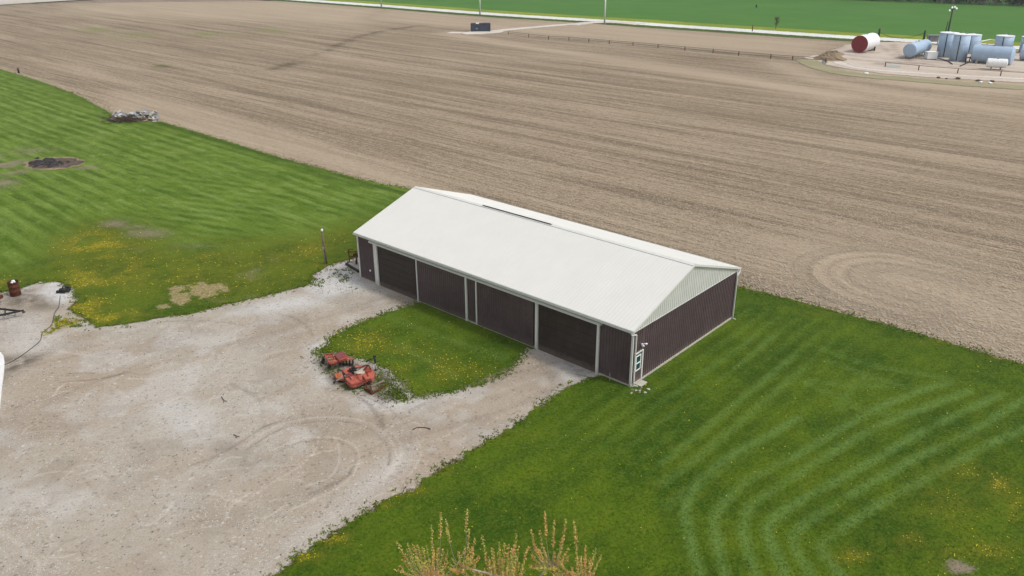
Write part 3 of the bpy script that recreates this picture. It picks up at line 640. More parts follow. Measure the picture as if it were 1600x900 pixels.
ribbed_y(.06, .34, .16, BH-.16, 0, -1).build('gable_wall', M_['brown'], barn)
ribbed_y(.34, 1.34, 2.5, BH-.16, 0, -1).build('gable_wall', M_['brown'], barn)
ribbed_y(.06, BW-.06, .16, BH-.16, BL, 1).build('gable_wall', M_['brown'], barn)
gz = lambda x: BH + .02 + (BW/2-abs(x-BW/2))*SL
for y, s in ((-.03, -1), (BL+.03, 1)): ribbed_y(0, BW, BH-.16, gz, y, s).build('gable_panel', M_['gable'], barn)
MB().box(.0, BW, -.055, -.028, BH-.21, BH-.15).build('gable_flashing', M_['trim'], barn)
# corner and door trims
for y0, y1, w in ((-.07, .09, .07), (BL-.09, BL+.07, .07)): MB().box(-.075, .02, y0, y1, .0, ZT+.02).build('corner_trim', M_['trim'], barn, bevel=.008)
MB().box(BW-.05, BW+.06, -.07, .09, 0, ZT).build('corner_trim', M_['trim'], barn, bevel=.008)
for y0, y1, d in ((2.74, 2.94, .14), (8.38, 8.62, .13), (14.69, 14.83, .13), (15.82, 16.00, .13), (21.70, 21.83, .13), (26.95, 27.42, .12)):
    MB().box(-d, .015, y0, y1, .0, 4.0).build('door_post', M_['trim'], barn, bevel=.01)
# sliding door rail
rail = MB().box(-.30, -.02, 2.55, 27.75, 3.98, 4.17).build('door_rail', M_['trim'], barn, bevel=.012)
MB().box(-.33, -.302, 2.55, 27.75, 4.05, 4.13).build('rail_lip', M_['gutter'], rail)
# roof: two slopes of ribbed sheet
def roof_slope(side):
    m = MB(); n = 5; ys = []; y = -OG; P_ = .30
    while y < BL+OG-.02:
        for f, dd in ((0, 0), (.80, 0), (.86, .014), (.94, .014)): ys.append((min(y+f*P_, BL+OG), dd))
        y += P_
    ys.append((BL+OG, 0))
    X = (lambda t: -OV + t*(BW/2+OV)) if side < 0 else (lambda t: BW+OV - t*(BW/2+OV))
    Z = lambda t: BH - OV*SL + .15 + t*(BW/2+OV)*SL
    k = len(ys); vs = [(X(t), yy, Z(t)+dd) for t in (0, 1) for yy, dd in ys] + [(X(t), yy, Z(t)-.10) for t in (0, 1) for yy in (-OG, BL+OG)]
    fs = [(i, i+1, i+1+k, i+k) if side > 0 else (i, i+k, i+1+k, i+1) for i in range(k-1)]
    b = 2*k; fs += [(b, b+1, b+3, b+2), (0, b, b+2, k), (k-1, 2*k-1, b+3, b+1)] + [tuple(list(range(k)) + [b+1, b])]
    m.add(vs, fs); return m.build('roof_slope', M_['roof'], barn)
roof_slope(-1); roof_slope(1)
RZ = BH+BR+.15
rc = MB(); w = .22
for s in (-1, 1):
    rc.add([(BW/2, -OG-.01, RZ+.035), (BW/2, BL+OG+.01, RZ+.035), (BW/2+s*w, BL+OG+.01, RZ-w*SL+.028), (BW/2+s*w, -OG-.01, RZ-w*SL+.028),
            (BW/2+s*w, BL+OG+.01, RZ-w*SL+.002), (BW/2+s*w, -OG-.01, RZ-w*SL+.002)], [(0,1,2,3) if s < 0 else (3,2,1,0), (3,2,4,5)])
rcap = rc.build('ridge_cap', M_['trim'], barn)
MB().box(BW/2-.232, BW/2-.2215, -OG, BL+OG, RZ-.232*SL+.0, RZ-.222*SL+.03).build('ridge_shade_strip', M_['grey'], barn)  # grey strip painting in the shadow line along the ridge cap edge
vnt = MB().box(BW/2-.10, BW/2+.14, 13.1, 20.9, RZ+.04, RZ+.085).build('ridge_vent', M_['roof'], barn)
MB().box(BW/2-.125, BW/2-.102, 13.1, 20.9, RZ+.02, RZ+.09).build('vent_mesh', M_['black'], vnt)
# rakes, fascia, gutters, downspouts
for y0, y1 in ((-OG-.035, -OG-.003), (BL+OG+.003, BL+OG+.035)):
    for s in (-1, 1):
        e = MB(); x0 = BW/2; x1 = BW/2 + s*(BW/2+OV); z0, z1 = RZ+.012, BH-OV*SL+.162
        vs = [(x0,y0,z0),(x1,y0,z1),(x1,y0,z1-.17),(x0,y0,z0-.17),(x0,y1,z0),(x1,y1,z1),(x1,y1,z1-.17),(x0,y1,z0-.17)]
        e.add(vs, [(0,1,2,3),(7,6,5,4),(0,4,5,1),(2,6,7,3)]); e.build('rake_trim', M_['trim'], barn)
EZ = BH-OV*SL+.15
MB().add([(-OV+.01,-OG,EZ-.11),(BW/2,-OG,RZ-.11),(BW/2,-.035,RZ-.11),(-OV+.01,-.035,EZ-.11)], [(0,1,2,3)]).build('soffit', M_['trim'], barn)
for s, xe in ((-1, -OV), (1, BW+OV)):
    gutter = MB(); a, b = (xe-.13, xe-.004) if s < 0 else (xe+.004, xe+.13)
    gutter.box(a, b, -OG, BL+OG, EZ-.155, EZ-.14); gutter.box(*( (a, a+.012) if s < 0 else (b-.012, b)), -OG, BL+OG, EZ-.139, EZ-.015); gutter.box(*((b-.01, b) if s < 0 else (a, a+.01)), -OG, BL+OG, EZ-.139, EZ-.03)
    for y in (-OG, BL+OG-.012): gutter.box(a+.013, b-.011, y, y+.012, EZ-.139, EZ-.03)
    gutter.build('gutter', M_['gutter'], barn)
    x0, x1 = (-OV+.004, 0) if s < 0 else (BW, BW+OV-.004)
    MB().box(x0, x1, -.03, BL+.03, ZT-.02, ZT+.01).build('eave_soffit', M_['trim'], barn)
def spout(pts, straps):
    p = MB(); 
    for a, b in zip(pts[:-1], pts[1:]): p.bar(a, b, .095, .075)
    d = p.build('downspout', M_['trim'], barn, bevel=.01)
    for z in straps:
        a = pts[-2]; MB().box(a[0]-.06, a[0]+.06, a[1]-.045, a[1]+.07, z, z+.04).build('strap', M_['gutter'], d)
spout([(-OV-.07, -.05, EZ-.15), (-OV-.07, -.12, EZ-.30), (.17, -.14, EZ-.42), (.17, -.14, .10), (.30, -.42, .05)], (1.1, 2.6, 3.7))
spout([(BW+OV+.07, -.05, EZ-.15), (BW+OV+.07, -.12, EZ-.30), (BW-.12, -.14, EZ-.62), (BW-.12, -.14, .10), (BW-.1, -.4, .05)], (1.5, 3.2))
# walk-in door in the gable wall
wd = MB().box(.40, 1.20, -.02, .03, .17, 2.38).build('walk_door', M_['brown'], barn)
fr = MB().box(1.20, 1.34, -.075, .03, .12, 2.46).build('door_jamb', M_['trim'], barn, bevel=.008)
MB().box(.30, .40, -.075, .03, .12, 2.46).build('door_jamb', M_['trim'], barn, bevel=.008)
MB().box(.40, 1.20, -.075, .03, 2.38, 2.46).build('door_head', M_['trim'], barn)
wf = MB()
for b in ((.44, .51, 1.02, 2.20), (1.00, 1.07, 1.02, 2.20), (.51, 1.00, 1.02, 1.09), (.51, 1.00, 2.13, 2.20), (.51, 1.00, 1.57, 1.65)): wf.box(b[0], b[1], -.06, -.021, b[2], b[3])
wfo = wf.build('window_frame', M_['twhite'], wd)
for z0, z1 in ((1.09, 1.57), (1.65, 2.13)): MB().box(.51, 1.00, -.035, -.022, z0, z1).build('pane', M_['glass'], wd)
MB().tube([(1.14,-.02,1.05),(1.14,-.09,1.05)], .03).build('door_knob', M_['steel'], wd, True)
MB().box(.42, 1.22, -.62, -.10, .0, .10).build('doorstep', M_['concrete'], barn, bevel=.02)
fl = MB().box(1.00, 1.16, -.10, -.025, 2.82, 2.98).build('floodlight', M_['twhite'], barn)
for s in (-1, 1):
    MB().tube([(1.08+s*.05, -.08, 2.93), (1.08+s*.17, -.24, 2.98), (1.08+s*.21, -.32, 2.93)], [.03, .05, .10], 10).build('lamp_head', M_['twhite'], fl, True)
MB().tube([(-.07,28.15,1.15),(-.035,28.15,1.15)], .10, 12).build('wall_outlet', M_['twhite'], barn)
MB().tube([(-.30,1.55,0),(-.30,1.55,.62)], .035, 8).build('stub_pipe', M_['steel'], barn)

# broken concrete at the barn corner
def world(x, y, z=0): return (BX + x*vd[0] + y*ud[0], BY + x*vd[1] + y*ud[1], z)
def rock(name, r, parent=None, mat='concrete', seed=0, flat=.5):
    return MB().blob((0,0,0), r, flat, seed, 7, 4, .3).build(name, M_[mat], parent)
cr = empty('rubble_pile', world(-.2, -.75), 'small heap of broken concrete at the near corner of the brown barn, under the downspout', 'rubble')
for i in range(12):
    o = rock('concrete_chunk', random.uniform(.05, .14), cr, 'wood' if i % 3 == 0 else 'concrete', i); o.location = (random.gauss(0, .40), random.gauss(0, .40), .05); o.rotation_euler = (0, 0, random.random()*6)

# ================================================================== THINGS IN THE YARD
def lx(pts, z): return [tuple(G(x, y, z)) for x, y in pts]
def c9(x, y): return (500+x/10.6, 535+y/10.6)
def loc0(pt, base): return (pt[0]-base[0], pt[1]-base[1], pt[2])
# --- red rotary mower deck
b0 = G(563, 590); mower = empty('rotary_mower', tuple(b0), 'large faded red rotary mower deck parked at the gravel edge of the grass island', 'mower')
def LP(pts, z): return [loc0(G(*c9(*p), z), b0) for p in pts]
def plate(name, pts, z1, z0, mat, bevel=.03, par=None):
    poly = [(q[0], q[1]) for q in LP(pts, z1)]
    ar = sum(poly[i][0]*poly[(i+1) % len(poly)][1]-poly[(i+1) % len(poly)][0]*poly[i][1] for i in range(len(poly)))
    if ar < 0: poly = poly[::-1]
    return MB().prism(poly, z0, z1).build(name, M_[mat], par or mower, bevel=bevel)
front = plate('deck', [(405,595),(480,670),(520,690),(560,685),(690,640),(760,600),(860,590),(895,560),(905,490),(870,450),(800,455),(690,510),(560,540)], .62, .30, 'red2', .05)
back = plate('rear_deck', [(355,455),(430,520),(560,492),(740,432),(790,400),(745,385),(560,382)], .60, .28, 'red2', .05)
mid = plate('deck_channel', [(430,520),(400,590),(560,538),(690,508),(800,452),(790,405),(740,435),(560,495)], .50, .27, 'maroon', .02)
plate('side_wing', [(235,520),(300,490),(385,545),(400,600),(330,600),(270,580)], .40, .22, 'orange', .02)
plate('raised_housing', [(735,430),(780,400),(840,415),(850,450),(790,475),(740,470)], .80, .56, 'red', .04)
# rims along the deck edges
def bars(name, segs, w, mat, par=None, rnd=False):
    m = MB()
    for (p, z), (q, zz) in segs:
        a = LP([p], z)[0]; b = LP([q], zz)[0]
        m.tube([a, b], w/2, 8) if rnd else m.bar(a, b, w)
    return m.build(name, M_[mat], par or mower)
bars('deck_rim', [(((415,600),.64), ((520,700),.64)), (((520,700),.64), ((700,648),.64)), (((700,648),.64), ((755,605),.64))], .06, 'red')
bars('deck_rib', [(((560,545),.65), ((690,515),.65))], .05, 'red'); bars('deck_rib', [(((585,560),.65), ((670,630),.65))], .05, 'red2')
bars('deck_rib', [(((450,470),.64), ((560,430),.64)), (((560,430),.64), ((740,392),.64))], .05, 'maroon')
bars('drawbar', [(((365,470),.95), ((430,545),.72)), (((290,455),.45), ((360,470),.95)), (((390,560),.70), ((440,650),.64))], .06, 'black')
bars('drive_shaft', [(((250,650),.22), ((430,545),.75))], .11, 'steel', None, True)
bars('shaft_joint', [(((232,665),.15), ((255,645),.30))], .16, 'black', None, True)
gb = MB(); g = LP([(560,490)], .55)[0]; gb.box(g[0]-.22, g[0]+.22, g[1]-.18, g[1]+.18, .50, .85); gb.tube([(g[0], g[1], .85), (g[0], g[1], 1.0)], .12, 10); gb.build('gearbox', M_['black'], mower, bevel=.03)
g2 = LP([(520,480)], .6)[0]; MB().tube([(g2[0]-.15, g2[1], .72), (g2[0]+.2, g2[1]+.02, .72)], .13, 10).build('gear_cover', M_['black'], mower, True)
g = LP([(668,480)], .62)[0]; MB().tube([(g[0], g[1], .50), (g[0], g[1], .70), (g[0], g[1], .74)], [.46, .46, .36], 18).build('round_cover', M_['beige'], mower, bevel=.0)
bars('tie_bar', [(((480,470),.72), ((730,395),.85)), (((640,535),.66), ((860,450),.66))], .05, 'maroon')
bars('rear_frame', [(((710,560),1.05), ((712,680),.2)), (((705,560),1.0), ((760,640),.70)), (((740,620),.62), ((790,800),.1)), (((835,600),.62), ((850,800),.1)), (((790,640),.55), ((860,640),.55))], .07, 'rust')
bars('tow_frame', [(((735,770),.12), ((860,850),.12)), (((860,850),.12), ((1090,705),.10)), (((860,800),.3), ((865,855),.08)), (((740,770),.12), ((840,790),.3))], .10, 'rust')
bars('plank', [(((570,735),.10), ((715,675),.10))], .16, 'beige')
bars('plank', [(((840,740),.08), ((1060,640),.08))], .14, 'wood')
w = LP([(500,690)], .12)[0]; MB().tube([(w[0], w[1]-.07, .2), (w[0], w[1]+.07, .2)], .19, 14).build('gauge_wheel', M_['rubber'], mower)
w = LP([(330,630)], .12)[0]; MB().tube([(w[0]-.06, w[1], .17), (w[0]+.06, w[1], .17)], .16, 14).build('gauge_wheel', M_['rubber'], mower)
w = LP([(880,560)], .12)[0]; MB().tube([(w[0]-.06, w[1], .2), (w[0]+.06, w[1], .2)], .19, 14).build('gauge_wheel', M_['rubber'], mower)
bars('hose', [(((430,545),.78), ((500,500),.95)), (((500,500),.95), ((600,470),.80)), (((600,470),.80), ((720,400),.92))], .045, 'black', None, True)
bars('hitch_bar', [(((700,395),.75), ((800,375),1.15)), (((800,375),1.15), ((840,440),.82)), (((720,460),.82), ((800,375),1.15))], .07, 'rust')
bars('deck_brace', [(((470,560),.66), ((520,610),.66)), (((600,520),.66), ((640,600),.66)), (((760,480),.66), ((800,560),.66))], .045, 'rust')
bars('skid_shoe', [(((420,640),.12), ((500,725),.12)), (((500,725),.12), ((560,715),.12))], .09, 'black')
bars('rear_leg', [(((395,470),.6), ((385,540),.05)), (((300,480),.5), ((290,560),.05))], .07, 'rust')
# black jack with its crank beside the mower
j0 = G(587, 579); jack = empty('trailer_jack', tuple(j0), 'upright black jack with angled crank, behind the right end of the mower deck', 'jack')
MB().tube([(0,0,.0),(0,0,.62)], .05, 10).build('jack_tube', M_['steel'], jack, True); MB().tube([(0,0,.60),(0,0,1.12)], .065, 10).build('jack_housing', M_['black'], jack, True)
MB().tube([(0,0,1.02),(-.35,-.1,.95),(-.62,-.12,.80)], .035, 8).build('crank_arm', M_['black'], jack, True); MB().tube([(0,0,0),(0,0,.04)], .14, 10).build('foot_plate', M_['black'], jack)
MB().box(-.10,.10,-.06,.06,1.12,1.24).build('jack_cap', M_['black'], jack, bevel=.02)

# --- smaller red implement
b0 = G(528, 570); tiller = empty('red_implement', tuple(b0), 'small old red implement with maroon lid and open bar frame, behind the mower deck', 'farm implement')
def L2(p, z): return loc0(G(*c9(*p), z), b0)
def plate2(name, pts, z1, z0, mat, bevel=.02):
    poly = [L2(p, z1)[:2] for p in pts]; ar = sum(poly[i][0]*poly[(i+1) % len(poly)][1]-poly[(i+1) % len(poly)][0]*poly[i][1] for i in range(len(poly)))
    return MB().prism(poly if ar > 0 else poly[::-1], z0, z1).build(name, M_[mat], tiller, bevel=bevel)
plate2('hopper_lid', [(225,190),(385,140),(460,215),(295,275)], 1.0, .93, 'maroon', .02)
plate2('hopper', [(240,196),(380,152),(445,215),(300,265)], .92, .50, 'maroon', .02)
plate2('lid_strip', [(295,275),(460,215),(478,240),(320,298)], .96, .88, 'red', .02)
def bars2(name, segs, w, mat, rnd=False):
    m = MB()
    for (p, z), (q, zz) in segs:
        m.tube([L2(p, z), L2(q, zz)], w/2, 8) if rnd else m.bar(L2(p, z), L2(q, zz), w)
    return m.build(name, M_[mat], tiller)
bars2('side_frame', [(((80,205),.85), ((215,185),.95)), (((80,205),.85), ((165,355),.75)), (((165,355),.75), ((300,310),.80))], .10, 'red')
bars2('cross_bar', [(((110,250),.85), ((245,235),.88))], .07, 'red'); bars2('cross_bar', [(((130,290),.82), ((265,270),.85))], .07, 'red'); bars2('cross_bar', [(((150,325),.78), ((280,300),.82))], .07, 'orange')
bars2('cross_bar', [(((160,200),.90), ((235,330),.78))], .06, 'red')
bars2('tool_bar', [(((220,335),.62), ((400,290),.66)), (((400,290),.66), ((545,275),.60))], .10, 'orange')
bars2('leg', [(((245,335),.62), ((255,385),.12))], .11, 'orange'); bars2('leg', [(((85,215),.85), ((60,330),.05))], .09, 'rust'); bars2('leg', [(((80,240),.7), ((130,350),.05))], .09, 'steel')
for k, (x, y) in enumerate(((330,330),(390,325),(440,325),(490,330),(540,335))):
    q = L2((x, y), .25); MB().tube([(q[0]-.03, q[1], .30), (q[0]+.03, q[1], .30)], .28, 16).build('disc_blade', M_['black'], tiller)
for p in ((55,300),(160,380)):
    q = L2(p, .25); MB().tube([(q[0]-.06, q[1], .28), (q[0]+.06, q[1], .28)], .27, 16).build('wheel', M_['rubber'], tiller)

# --- yard light on a wooden pole
p0 = G(509.5, 413); yl = empty('yard_light', tuple(p0), 'weathered wooden pole with small white light on top, left of the barn', 'lamp post')
topz = 3.35
MB().tube([(0,0,0),(-.02,0,1.7),(-.06,0,topz)], [.13,.12,.105], 10).build('post', M_['polewood'], yl, True)
MB().tube([(-.06,0,topz),(-.06,0,topz+.06),(-.06,0,topz+.20),(-.06,0,topz+.24)], [.09,.12,.10,.04], 12).build('lamp', M_['twhite'], yl, True)
MB().box(-.18,-.02,-.20,-.10,1.55,1.85).build('meter_box', M_['grey'], yl, bevel=.02); MB().tube([(-.10,-.14,1.55),(-.02,-.14,.05)], .02, 6).build('conduit', M_['grey'], yl)

# --- implement parked behind the far barn corner, long black beam in front of it
i0 = G(556, 411); imp = empty('rusty_frame', tuple(i0), 'rusty brown upright frame with two small wheels, half hidden behind the far left barn corner', 'farm implement')
m = MB()
for a, b in (((-.6,0,.1),(-.6,.05,1.35)), ((.1,-.1,.15),(.1,-.05,1.25)), ((-.75,0,1.15),(.6,0,1.2)), ((-.6,0,.7),(.4,-.1,.7)), ((-.65,.05,1.35),(-.2,.3,1.3)), ((.1,0,1.2),(.5,.4,1.0)), ((-.6,0,.15),(-.9,-.5,.1))): m.bar(a, b, .08)
m.build('frame', M_['rust'], imp)
for x, y in ((.12,-.22),(.55,.05)): MB().tube([(x-.05,y,.27),(x+.05,y,.27)], .27, 16).build('wheel', M_['rubber'], imp)
MB().box(-.2,.3,-.05,.2,.72,.98).build('tool_box', M_['rust'], imp, bevel=.02)
a, b = G(541, 414), G(561, 426); bm = MB().bar((0,0,.12), tuple(np.append((b-a)[:2]*1.0, .12)), .20, .2).build('black_beam', M_['black'], None, bevel=.02)
bm.location = tuple(a); tag(bm, 'long black beam lying on the gravel at the far left corner of the barn', 'beam')

# --- burn barrel
d0 = G(25, 461); br = empty('burn_barrel', tuple(d0), 'rusty brown barrel with pale scrap inside, at the left edge of the yard', 'barrel')
bw = MB(); prof = [(.0,.42),(.04,.44),(.42,.42),(.45,.45),(.48,.42),(.88,.42),(.91,.45),(.94,.42),(1.28,.43),(1.31,.46)]
bw.tube([(0,0,z) for z, r in prof], [r for z, r in prof], 20, False); bw.tube([(0,0,1.31),(0,0,1.05)], [.44,.40], 20, False); bw.build('drum', M_['rust'], br, True).rotation_euler = (.05, .04, 0)
MB().blob((0,0,1.08), .36, .3, 3, 10, 5, .25).build('ash_heap', M_['ash'], br)
for i in range(4):
    o = rock('scrap', random.uniform(.09, .16), br, 'twhite', 40+i, .7); o.location = (random.uniform(-.15,.2), random.uniform(-.15,.2), 1.24)

# --- black trailer tongue coming in from the left
t0 = G(32, 487); tt = empty('trailer_tongue', tuple(t0), 'black A-frame trailer tongue reaching in from the left edge of the yard', 'trailer')
def TL(x, y, z): q = G(x, y, z); return (q[0]-t0[0], q[1]-t0[1], z)
tip = TL(31, 486, .55)
m = MB(); m.bar(TL(-40, 478, .55), tip, .13); m.build('tongue_rail', M_['black'], tt); m = MB(); m.bar(TL(-40, 501, .55), tip, .13); m.build('tongue_rail', M_['black'], tt)
m = MB(); m.bar(TL(8, 482, .55), TL(8, 492.5, .55), .10); m.build('cross_member', M_['black'], tt)
m = MB(); m.tube([TL(25,487.3,.6), (TL(25,487.3,0)[0], TL(25,487.3,0)[1], .05)], .045, 8); m.build('jack_stand', M_['rust'], tt)
m = MB(); m.tube([TL(14,490,.6), (TL(14,490,0)[0], TL(14,490,0)[1], .05)], .045, 8); m.build('jack_stand', M_['black'], tt)
m = MB(); m.bar(tip, (tip[0]+.30, tip[1]+.02, .60), .16, .12); m.build('coupler', M_['black'], tt, bevel=.02)
q = TL(-12, 478, .0); MB().box(q[0]-1.6, q[0]+.62, q[1]-.2, q[1]+.8, .45, .72).build('trailer_body', M_['rust'], tt, bevel=.03)
o = rock('loose_stone', .14, None, 'ash', 5); o.location = tuple(G(37, 488, .05)); tag(o, 'small dark stone on the gravel just beyond the trailer tongue tip', 'stone')

# --- black bundle on the white patch, with its cable
k0 = G(99, 457); pm = empty('black_pump', tuple(k0), 'black pump motor with coiled hose sitting on the white gravel patch', 'pump')
MB().tube([(-.3,0,.22),(-.2,0,.22),(.25,.05,.22),(.33,.05,.22)], [.12,.20,.20,.1], 12).build('motor', M_['black'], pm, True)
for i, (x, y, z, r) in enumerate(((.30,.15,.20,.27),(.38,.18,.34,.24),(.15,.25,.42,.22))):
    MB().tube([(x+r*math.cos(t*math.pi/8), y+r*.8*math.sin(t*math.pi/8), z+.06*math.sin(t*math.pi/4+i)) for t in range(17)], .06, 6).build('hose_coil', M_['rubber'], pm, True)
MB().box(-.48,-.28,-.28,-.04,0,.26).build('switch_box', M_['black'], pm, bevel=.02); MB().box(-.18,.30,-.30,-.12,0,.14).build('foot', M_['black'], pm, bevel=.02)
cab = smooth_line([(-40,580),(0,572),(20,564),(40,551),(62,533),(66,520),(80,508),(85,490),(92,478),(94,462)], 6)
cc = MB(); cc.tube([tuple(G(x, y, .05)+np.array([0,0,0])) for x, y in cab], .022, 6); o = cc.build('cable', M_['rubber'], None, True)
tag(o, 'thin dark cable snaking over the gravel from the black pump to the white slab', 'cable')

# --- white slab at the left edge
sp = GP([(-60,556),(-4,551),(2,553),(6,558),(7.5,566),(7,580),(4,605),(0,640),(-30,720),(-90,720)])
t = NT('white_slab'); t.col(t.mix(t.rng(t.noise(1.5, 5, .7), .3, .7), (.62,.62,.62), (.74,.74,.74)), .8, .2)
o = MB().prism(sp[::-1], .0, .16).build('white_slab', t.m, None, bevel=.02); tag(o, 'smooth white concrete slab with a rounded corner at the left edge of the yard', 'slab')

# --- concrete rubble and brush at the lawn end
r0 = G(205, 187); rub = empty('rubble_heap', tuple(r0), 'long heap of broken grey concrete slabs with dry brush, between lawn and ploughed field', 'rubble')
slab_me = []
for k in range(6):
    q = random.Random(90+k); n = 6; m = MB(); m.prism([(math.cos(2*math.pi*i/n)*q.uniform(.6,1.1), math.sin(2*math.pi*i/n)*q.uniform(.4,.8)) for i in range(n)], -.09, .09); slab_me.append(m.build('concrete_slab', M_['grey'] if k % 2 else M_['concrete'], rub))
for i in range(72):
    o = slab_me[i] if i < 6 else slab_me[i % 6].copy()
    if i >= 6: col.objects.link(o); o.parent = rub
    x = 178+random.random()*68; y = 186-4*math.sin((x-178)/68*math.pi) + random.gauss(0, 2.2); q = G(x, y); hh = max(0, .9-.25*abs(y-184))*random.random()
    o.location = (q[0]-r0[0], q[1]-r0[1], .12+hh); o.rotation_euler = (random.gauss(0,.45), random.gauss(0,.45), random.random()*6.3); s = random.uniform(.5, 1.15); o.scale = (s, s, s*1.2)
m = MB()
for i in range(500):
    q = G(random.gauss(196, 14), random.gauss(189, 1.9)); a = random.random()*6.3; l = random.uniform(.4, 1.3); z = random.uniform(.05, .5)
    m.bar((q[0]-r0[0], q[1]-r0[1], z), (q[0]-r0[0]+l*math.cos(a), q[1]-r0[1]+l*math.sin(a), z+random.uniform(-.1,.5)), .04)
m.build('brush', M_['twig'], rub)['kind'] = 'stuff'

# --- fire pit
f0 = G(84, 256); fp = empty('fire_pit', tuple(f0), 'burnt black fire pit with charred scraps inside a sandy rim on the left lawn', 'fire pit')
def ringpoly(w, h, n=40, sd_=0, jit=.12):
    q = random.Random(sd_); P_ = []
    for i in range(n):
        t_ = 2*math.pi*i/n; r = 1+q.uniform(-jit, jit); g = G(84+w*r*math.cos(t_)*1.0, 256-h*r*math.sin(t_)-.06*w*r*math.cos(t_)); P_.append((g[0]-f0[0], g[1]-f0[1]))
    return P_
MB().prism(ringpoly(47, 10, sd_=1, jit=.09), .03, .07).build('sand_rim', paint('burnt_sand', (.27,.21,.13), .95, 0, .3, (.14,.13,.06), 2, .5, .05), fp)
MB().prism(ringpoly(43, 8, sd_=2), .03, .085).build('ash_bed', paint('ash_bed', (.105,.080,.065), .95, 0, .35, (.24,.20,.17), 1.2, .6, .05), fp)
ch = [rock('charred_lump', .45, fp, 'ash', 60+k, .6) for k in range(4)]
for i in range(46):
    o = ch[i] if i < 4 else ch[i % 4].copy()
    if i >= 4: col.objects.link(o); o.parent = fp
    q = G(random.gauss(74, 13), random.gauss(256, 3.2)); o.location = (q[0]-f0[0], q[1]-f0[1], .12); o.rotation_euler = (0, 0, random.random()*6); s = random.uniform(.4, 1.15); o.scale = (s, s, s*.7)

# --- sticks on the gravel
for pts, lab in (([(645,671),(652,668),(660,667.5),(667,668.5),(673,672)], 'dark curved stick lying on the gravel between the mower and the lawn edge'),
                 ([(346,620),(350,626),(349,630)], 'short dark twig lying on the open gravel left of the tyre circles'),
                 ([(365,679),(369,681),(368,684)], 'tiny curved twig on the gravel below the short dark one')):
    c = G(*pts[len(pts)//2]); m = MB(); L = [G(x, y, .05)-c for x, y in pts]; m.tube([tuple(p) for p in L], [.035]+[.028]*(len(L)-2)+[.01], 6); m.bar(tuple(L[-2]), tuple(L[-2]+np.array([.25,-.12,.02])), .03)
    o = m.build('stick', M_['twig']); o.location = tuple(c); tag(o, lab, 'stick')

# ================================================================== FAR THINGS
def vtank(px, py, r, h, label, mat='tblue', pipes=True):
    c = G(px, py); t = empty('storage_tank', tuple(c), label, 'tank', 'tanks of the tank yard')
    MB().tube([(0,0,0),(0,0,h)], r, 40).build('shell', M_[mat], t, True)
    for ob in [k for k in bpy.data.objects if k.parent == t]:
        for p in ob.data.polygons[-2:]: p.use_smooth = False
    MB().tube([(0,0,h),(0,0,h+.06),(0,0,h+.32)], [r+.06, r+.06, .12], 40).build('tank_top', M_['twhite'], t)
    MB().tube([(0,0,0),(0,0,.12)], r+.10, 32).build('base_ring', M_['grey'], t)
    for z in (h/3, 2*h/3): MB().tube([(0,0,z),(0,0,z+.05)], r+.018, 40, False).build('weld_band', M_[mat], t, True)
    if pipes:
        MB().tube([(-.62*r,-.80*r,.3),(-.66*r,-.84*r,h*.98)], .10, 6).build('fill_pipe', M_['black'], t)
        MB().tube([(0,0,h+.2),(0,0,h+.75)], .12, 8).build('vent', M_['grey'], t); MB().box(r*.15, r*.45, -r*.35, -r*.05, h+.10, h+.36).build('hatch', M_['grey'], t)
    return t
def htank(p0, p1, r, z0, label, mat='tblue', endmat=None, dome=.25, legs=0, name='storage_tank', ladder=False, saddle=False):
    a = G(*p0); b = G(*p1); t = empty(name, tuple(a), label, 'tank', 'tanks of the tank yard'); d = (b-a); L = float(np.linalg.norm(d[:2])); an = math.atan2(d[1], d[0]); t.rotation_euler = (0, 0, an); z = z0+r
    MB().tube([(0,0,z),(L,0,z)], r, 40, False).build('shell', M_[mat], t, True)
    for x0, s in ((0, -1), (L, 1)):
        e = MB(); k = 6; e.tube([(x0+s*dome*math.sin(i/k*math.pi/2), 0, z) for i in range(k+1)], [max(.02, r*math.cos(i/k*math.pi/2)) for i in range(k+1)], 40, True) if dome else e.tube([(x0-.02*s,0,z),(x0+s*.04,0,z)], r*.995, 40)
        e.build('end_cap', M_[endmat if (endmat and s < 0) else mat], t, bool(dome))
    for i in range(1, 4): MB().tube([(L*i/4,0,z),(L*i/4+.06,0,z)], r+.02, 40, False).build('weld_band', M_[mat], t, True)
    for i in range(legs):
        x = L*(i+.5)/legs
        for s in (-1, 1): MB().bar((x, s*r*.65, 0), (x, s*r*.65, z-r*.6), .16).build('leg', M_['grey'], t)
        MB().bar((x, -r*.65, z-r*.85), (x, r*.65, z-r*.85), .14).build('cradle', M_['grey'], t)
    if saddle:
        for x in (L*.15, L*.85): MB().box(x-.2, x+.2, -r*.8, r*.8, 0, z-r*.72).build('saddle', M_['concrete'], t)
    MB().tube([(L*.5,0,z+r-.05),(L*.5,0,z+r+.18)], .28, 12).build('hatch', M_['grey'], t)
    MB().tube([(L*.3,0,z+r-.05),(L*.3,0,z+r+.4)], .06, 8).build('vent_pipe', M_['grey'], t)
    return t
rt = htank((1341,82.5), (1360,77.5), 2.15, .05, 'white horizontal tank with a dark red round end, leftmost in the tank yard', 'twhite', 'tred', 0, 0, saddle=True)
MB().tube([(-.05,0,.5),(-.12,0,.5)], .3, 12).build('manhole', M_['tred'], rt)
MB().tube([(-.05,0,2.3),(-.12,0,2.3)], .45, 16).build('manhole', M_['tred'], rt)
htank((1419,92.5), (1443,85), 1.62, .55, 'pale blue horizontal tank carried on a row of short legs, left of the upright tanks', 'tblue', None, .30, 6)
vtank(1476.5, 88.5, 2.15, 5.8, 'leftmost upright pale blue tank in the tank yard')
vtank(1515, 83, 1.95, 4.6, 'upright pale blue tank partly hidden behind the second one from the left')
